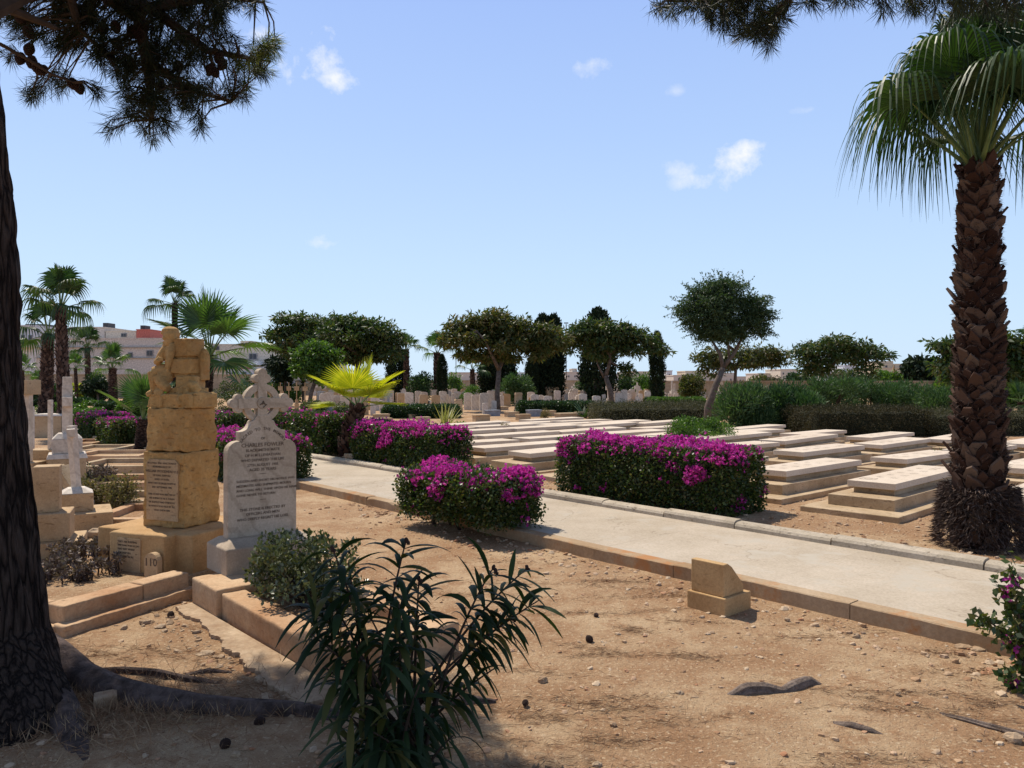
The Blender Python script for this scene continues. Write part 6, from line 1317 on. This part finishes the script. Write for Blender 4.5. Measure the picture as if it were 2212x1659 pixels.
# jade plant in the kerbed grave
rng = np.random.default_rng(5); jb = A + D1 * 1.15 + D2 * .42
t = thing('jade_plant', 'dense glossy small-leaved jade plant growing in the grave before the headstone', 'shrub', (jb.x, jb.y, .08))
cen = []; 
for i in range(70):
    a = rng.random() * 6.28; r = math.sqrt(rng.random()); h = rng.uniform(.10, .44); cen.append([math.cos(a) * r * .36 * (1.15 - h * .6) , math.sin(a) * r * .34, h])
cen = np.array(cen); m = 60; o = unit(rng.normal(size=(len(cen) * m, 3))); pos = np.repeat(cen, m, 0) + o * .065 * (rng.random(len(o)) ** .4)[:, None]
foliage('foliage', [kites(pos, unit(o * .7 + rng.normal(size=o.shape) * .5 + [0, 0, .35]), .034, .022, rng, .25, .6)], M_jade, t)
mb = MB()
for c in cen[::4]: mb.tube([(rng.normal() * .03, rng.normal() * .03, 0), (c[0] * .5, c[1] * .5, c[2] * .55), tuple(c)], [.014, .009, .004], 5)
mb.build('stems', M_twig, t)
# succulents in the monument plot
rng = np.random.default_rng(6); r0 = G(195, 1232, .08)
t = thing('succulent_bed', 'bed of dusty purple-grey succulents inside the monument kerb', 'plants', (r0.x, r0.y, .07))
cen = []
for (x0, x1, y, hgt) in [(92, 200, 1262, .13), (92, 255, 1245, .15), (105, 290, 1228, .17), (115, 300, 1212, .16), (130, 300, 1198, .14), (200, 310, 1190, .12)]:
    for i in range(20): q = G(rng.uniform(x0, x1), y + rng.uniform(-6, 6), .08); cen.append([q.x - r0.x, q.y - r0.y, rng.uniform(.03, hgt)])
cen = np.array(cen); m = 34; o = unit(rng.normal(size=(len(cen) * m, 3)) + [0, 0, .35]); pos = np.repeat(cen, m, 0) + o * .012
foliage('foliage', [kites(pos, o, .040, .017, rng, .3, .6)], M_succ, t)
mb = MB()
for c in cen: mb.tube([(c[0], c[1], 0), (c[0] * 1.0 + .01, c[1], c[2] * .5), tuple(c)], [.007, .006, .006], 5)
mb.build('stems', M_twig, t)
# bougainvillea twig entering at the right edge
rng = np.random.default_rng(8); e0 = Vector((2.98, 4.05, 0)); t = thing('bougainvillea_bush', 'straggly bougainvillea bush cut by the right edge of the view', 'shrub', e0)
mb = MB(); VL = []; VFl = []
for path in [[(2250, 1640, 4.0), (2205, 1500, 4.0), (2212, 1400, 4.0), (2196, 1300, 4.0), (2180, 1222, 4.0)], [(2240, 1620, 4.0), (2225, 1440, 4.0), (2195, 1400, 4.0), (2150, 1350, 3.95), (2108, 1330, 3.95)], [(2260, 1600, 4.1), (2230, 1400, 4.1), (2222, 1260, 4.1)], [(2260, 1640, 4.1), (2200, 1530, 4.0), (2180, 1450, 4.0)], [(2240, 1520, 4.1), (2210, 1360, 4.1), (2170, 1275, 4.05)], [(2270, 1640, 4.15), (2250, 1420, 4.15), (2240, 1250, 4.15)], [(2260, 1500, 4.2), (2235, 1400, 4.2), (2205, 1340, 4.2)]]:
    q = [P(*a) - e0 for a in path]; q[0].z = 0; pts, rd = interp(q, [.012, .009, .007, .005, .003][:len(q)] if len(q) <= 5 else .01, 24); mb.tube(pts, rd, 5)
    for i, p_ in enumerate(pts[5:]):
        k = 11; VL.append(kites(np.array(p_) + rng.normal(size=(k, 3)) * .028, unit(rng.normal(size=(k, 3)) + [0, 0, -.2]), .045, .030, rng))
        if i > 4 and rng.random() < .22: VFl.append(kites(np.array(p_) + rng.normal(size=(7, 3)) * .014, unit(rng.normal(size=(7, 3))), .034, .028, rng))
mb.build('stems', M_twig, t); foliage('foliage', VL, M_hleaf, t); foliage('flowers', VFl, M_boug, t)

# ================================================================== LITTER, STONES, CONES
def gpt(x, y): return Vector((x, y, gz(x, y)))
rng = np.random.default_rng(15)
ico = MB().ball((0, 0, 0), 1, 6, 4, .25, 4); iv = np.array(ico.v)
tri = []
for f_ in ico.f: tri.append(f_ if len(f_) == 4 else f_ + (f_[-1],))
def scatter(name, label, n, fn, smin, smax, mat, pw=2.2):
    V = []; F = []; o = 0; fc = [f for f in ico.f]
    for i in range(n):
        p = fn()
        if p is None: continue
        s_ = smin + (smax - smin) * rng.random() ** (pw * 2.2); a = rng.random() * 6.28; c, s2 = math.cos(a), math.sin(a)
        q = iv * [s_ * rng.uniform(.8, 1.5), s_ * rng.uniform(.7, 1.1), s_ * rng.uniform(.4, .75)]; q = np.c_[q[:, 0] * c - q[:, 1] * s2, q[:, 0] * s2 + q[:, 1] * c, q[:, 2]] * rng.uniform(.88, 1.12, (len(q), 1)) + [p.x, p.y, p.z + s_ * .12]
        V.append(q); F += [tuple(k + o for k in f) for f in fc]; o += len(q)
    me = bpy.data.meshes.new(name); me.from_pydata(np.concatenate(V).tolist(), [], F); me.update(); ob = put(name, me, None, mat); props(ob, label, 'gravel', kind='stuff'); return ob
def near():
    Y = 2.2 + 6.5 * rng.random() ** 1.3; x = rng.uniform(-.72, .72) * Y; 
    if x * D2.x + Y * D2.y > 5.0: return None
    if 0 < (Vector((x, Y, 0)) - A).dot(D2) < WA and 0 < (Vector((x, Y, 0)) - A).dot(D1) < 2: return None
    return gpt(x, Y)
def band():
    r = rng.uniform(-1, 9); a = 5.06 - abs(rng.normal()) * .32; p = TW(a, r); return gpt(p.x, p.y)
def beyond():
    r = rng.uniform(-1, 14); a = 7.0 + rng.random() ** 1.2 * 2.4; p = TW(a, r); return gpt(p.x, p.y)
def footing():
    r = rng.uniform(-.2, 1.9); p = A - D2 * (.22 + abs(rng.normal()) * .12) + D1 * r; return gpt(p.x, p.y)
scatter('gravel', 'loose pebbles strewn over the sun-baked soil', 5200, near, .003, .020, M_peb)
scatter('gravel', 'pale rubble gathered along the near edge of the path', 1500, band, .004, .030, M_peb)
scatter('gravel', 'stony soil between the far kerb and the ledger tombs', 5200, beyond, .006, .028, M_peb)
scatter('gravel', 'crumbled stone along the broken footing of the grave', 160, footing, .006, .035, M_rock)
def litter(name, label, n, fn, L, W, mat, up=.12):
    P0 = []
    while len(P0) < n:
        p = fn()
        if p is not None: P0.append(p)
    pos = np.array([tuple(p + Vector((0, 0, .004))) for p in P0]); ax = rng.normal(size=pos.shape) * [1, .55, up]; ax[:, 2] = np.abs(ax[:, 2]); V = kites(pos, unit(ax), L, W, rng, .1); o = foliage(name, [V], mat); props(o, label, 'litter', kind='stuff')
streak = []
for i in range(150):
    Y = 2.3 + 4.5 * rng.random(); x = rng.uniform(-.66, .66) * Y; streak.append((x, Y, rng.uniform(.1, .6), rng.uniform(.012, .04), rng.uniform(-.5, .25)))
def instreak():
    x, Y, l, w, a = streak[rng.integers(len(streak))]; u = rng.normal() * l * .5; v = rng.normal() * w; q = (x + u * math.cos(a) - v * math.sin(a), Y + u * math.sin(a) + v * math.cos(a))
    if q[0] * D2.x + q[1] * D2.y > 5.0: return None
    e = Vector((q[0], q[1], 0)) - A
    if -.05 < e.dot(D2) < WA + .02 and -.02 < e.dot(D1) < 2: return None
    return gpt(*q)
litter('pine_litter', 'drifts of dry brown pine needles on the soil', 17000, instreak, .06, .0026, M_straw)
def treefoot():
    a = rng.random() * 6.28; r = .12 + abs(rng.normal()) * .42; q = G(120, 1540); return gpt(q.x + math.cos(a) * r * 1.5, q.y + math.sin(a) * r * .6)
litter('dry_grass', 'dry grass and needles around the pine roots', 7500, treefoot, .085, .003, M_straw, .8)
cs = MB(); r = random.Random(3)
for j in range(11):
    for k in range(9): th = k * .698 + j * .35; u = j / 10; rr = .026 * math.sin(PI * (.12 + .8 * u)); cs.ball((math.cos(th) * rr, math.sin(th) * rr, (u - .5) * .066), (.0085, .0085, .006), 5, 4)
cs.ball((0, 0, 0), (.021, .021, .034), 8, 6); cme = cs.mesh('pine_cone', True); cme.materials.append(M_cone)
for i, (x, y, lb) in enumerate([(369, 1333, 'dark pine cone on the sunny soil before the monument kerb'), (1273, 1386, 'larger dark pine cone on the open soil left of the marker block'), (1288, 1334, 'small broken pine cone farther back left of the marker block'), (201, 1587, 'dark pine cone in the shade near the pine root'),
                               (561, 1566, 'pine cone in the shade below the long root'), (487, 1614, 'pine cone lying in the deep shade at the bottom'), (1135, 1525, 'reddish pine cone right of the oleander bush'), (605, 1545, 'pine cone close under the end of the long root'), (225, 1520, 'small cone beside the square stone by the roots')]):
    o = bpy.data.objects.new('pine_cone', cme); COL.objects.link(o); p = G(x, y); o.location = (p.x, p.y, p.z + .016); s_ = .5 if i in (2, 8, 6) else .72; o.scale = (s_, s_, s_); o.rotation_euler = (r.uniform(.9, 1.6), 0, r.uniform(0, 6)); props(o, lb, 'pine cone', 'fallen pine cones')
for i, (x, y, s_, lb) in enumerate([(228, 1528, .05, 'squared tan stone lying between the pine roots'), (1850, 1377, .028, 'reddish stone on the soil below the path edge'), (1172, 1473, .030, 'orange stone right of the oleander bush'), (2082, 1400, .05, 'pale flat stone near the path edge at the right'), (2115, 1405, .05, 'second pale flat stone beside another near the path edge'),
        (2190, 1602, .04, 'light stone at the lower right edge'), (1468, 1500, .022, 'small tan stone left of the two-humped root'), (1500, 1508, .022, 'flat tan stone just left of the two-humped root'), (1735, 1275, .035, 'pale flat stone by the path edge right of the marker block'), (1815, 1290, .035, 'light rounded stone by the path edge'), (620, 1415, .04, 'pale cylinder-like stone beside the broken footing'),
        (545, 1340, .03, 'pale stone at the head of the broken footing'), (568, 1352, .035, 'second pale stone at the head of the broken footing'), (600, 1395, .03, 'brown clod beside the broken footing'), (510, 1632, .02, 'light chip in the shade at the bottom'), (1700, 1340, .02, 'small red stone on the soil right of the marker block'), (165, 1345, .025, 'little upright red stone before the monument kerb'),
        (1660, 1050, .04, 'pinkish stone on the far kerb beside the largest bougainvillea hedge'), (1290, 1655, .02, 'small stone at the bottom edge below the bush shadow'), (1325, 1568, .018, 'dark red chip beside the bush shadow'), (1940, 1500, .016, 'tiny rusty stone left of the dark thin root')]):
    z_ = ZB if i == 17 else 0; p = G(x, y, z_); flat = .28 if 'flat' in lb else .6; mb = MB()
    if i == 0: me = remesh(MB().box((0, 0, .03), (.105, .085, .075), .5), .006, 2, .5, .006, 9, 2)
    else: mb.ball((0, 0, 0), (s_, s_ * .8, s_ * flat), 9, 6, .22, i); me = mb.mesh('stone')
    o = put('stone', me, None, M_rock); o.location = (p.x, p.y, p.z + s_ * flat * .5 * (i > 0)); props(o, lb, 'stone', 'loose stones')
o = MB().box((0, 0, .01), (.02, .02, .004)).build('petal', M_boug); p = G(1847, 1104, .1); o.location = (p.x, p.y, .1); o.rotation_euler = (.3, .2, .6); props(o, 'single magenta petal fallen on the concrete path', 'petal')
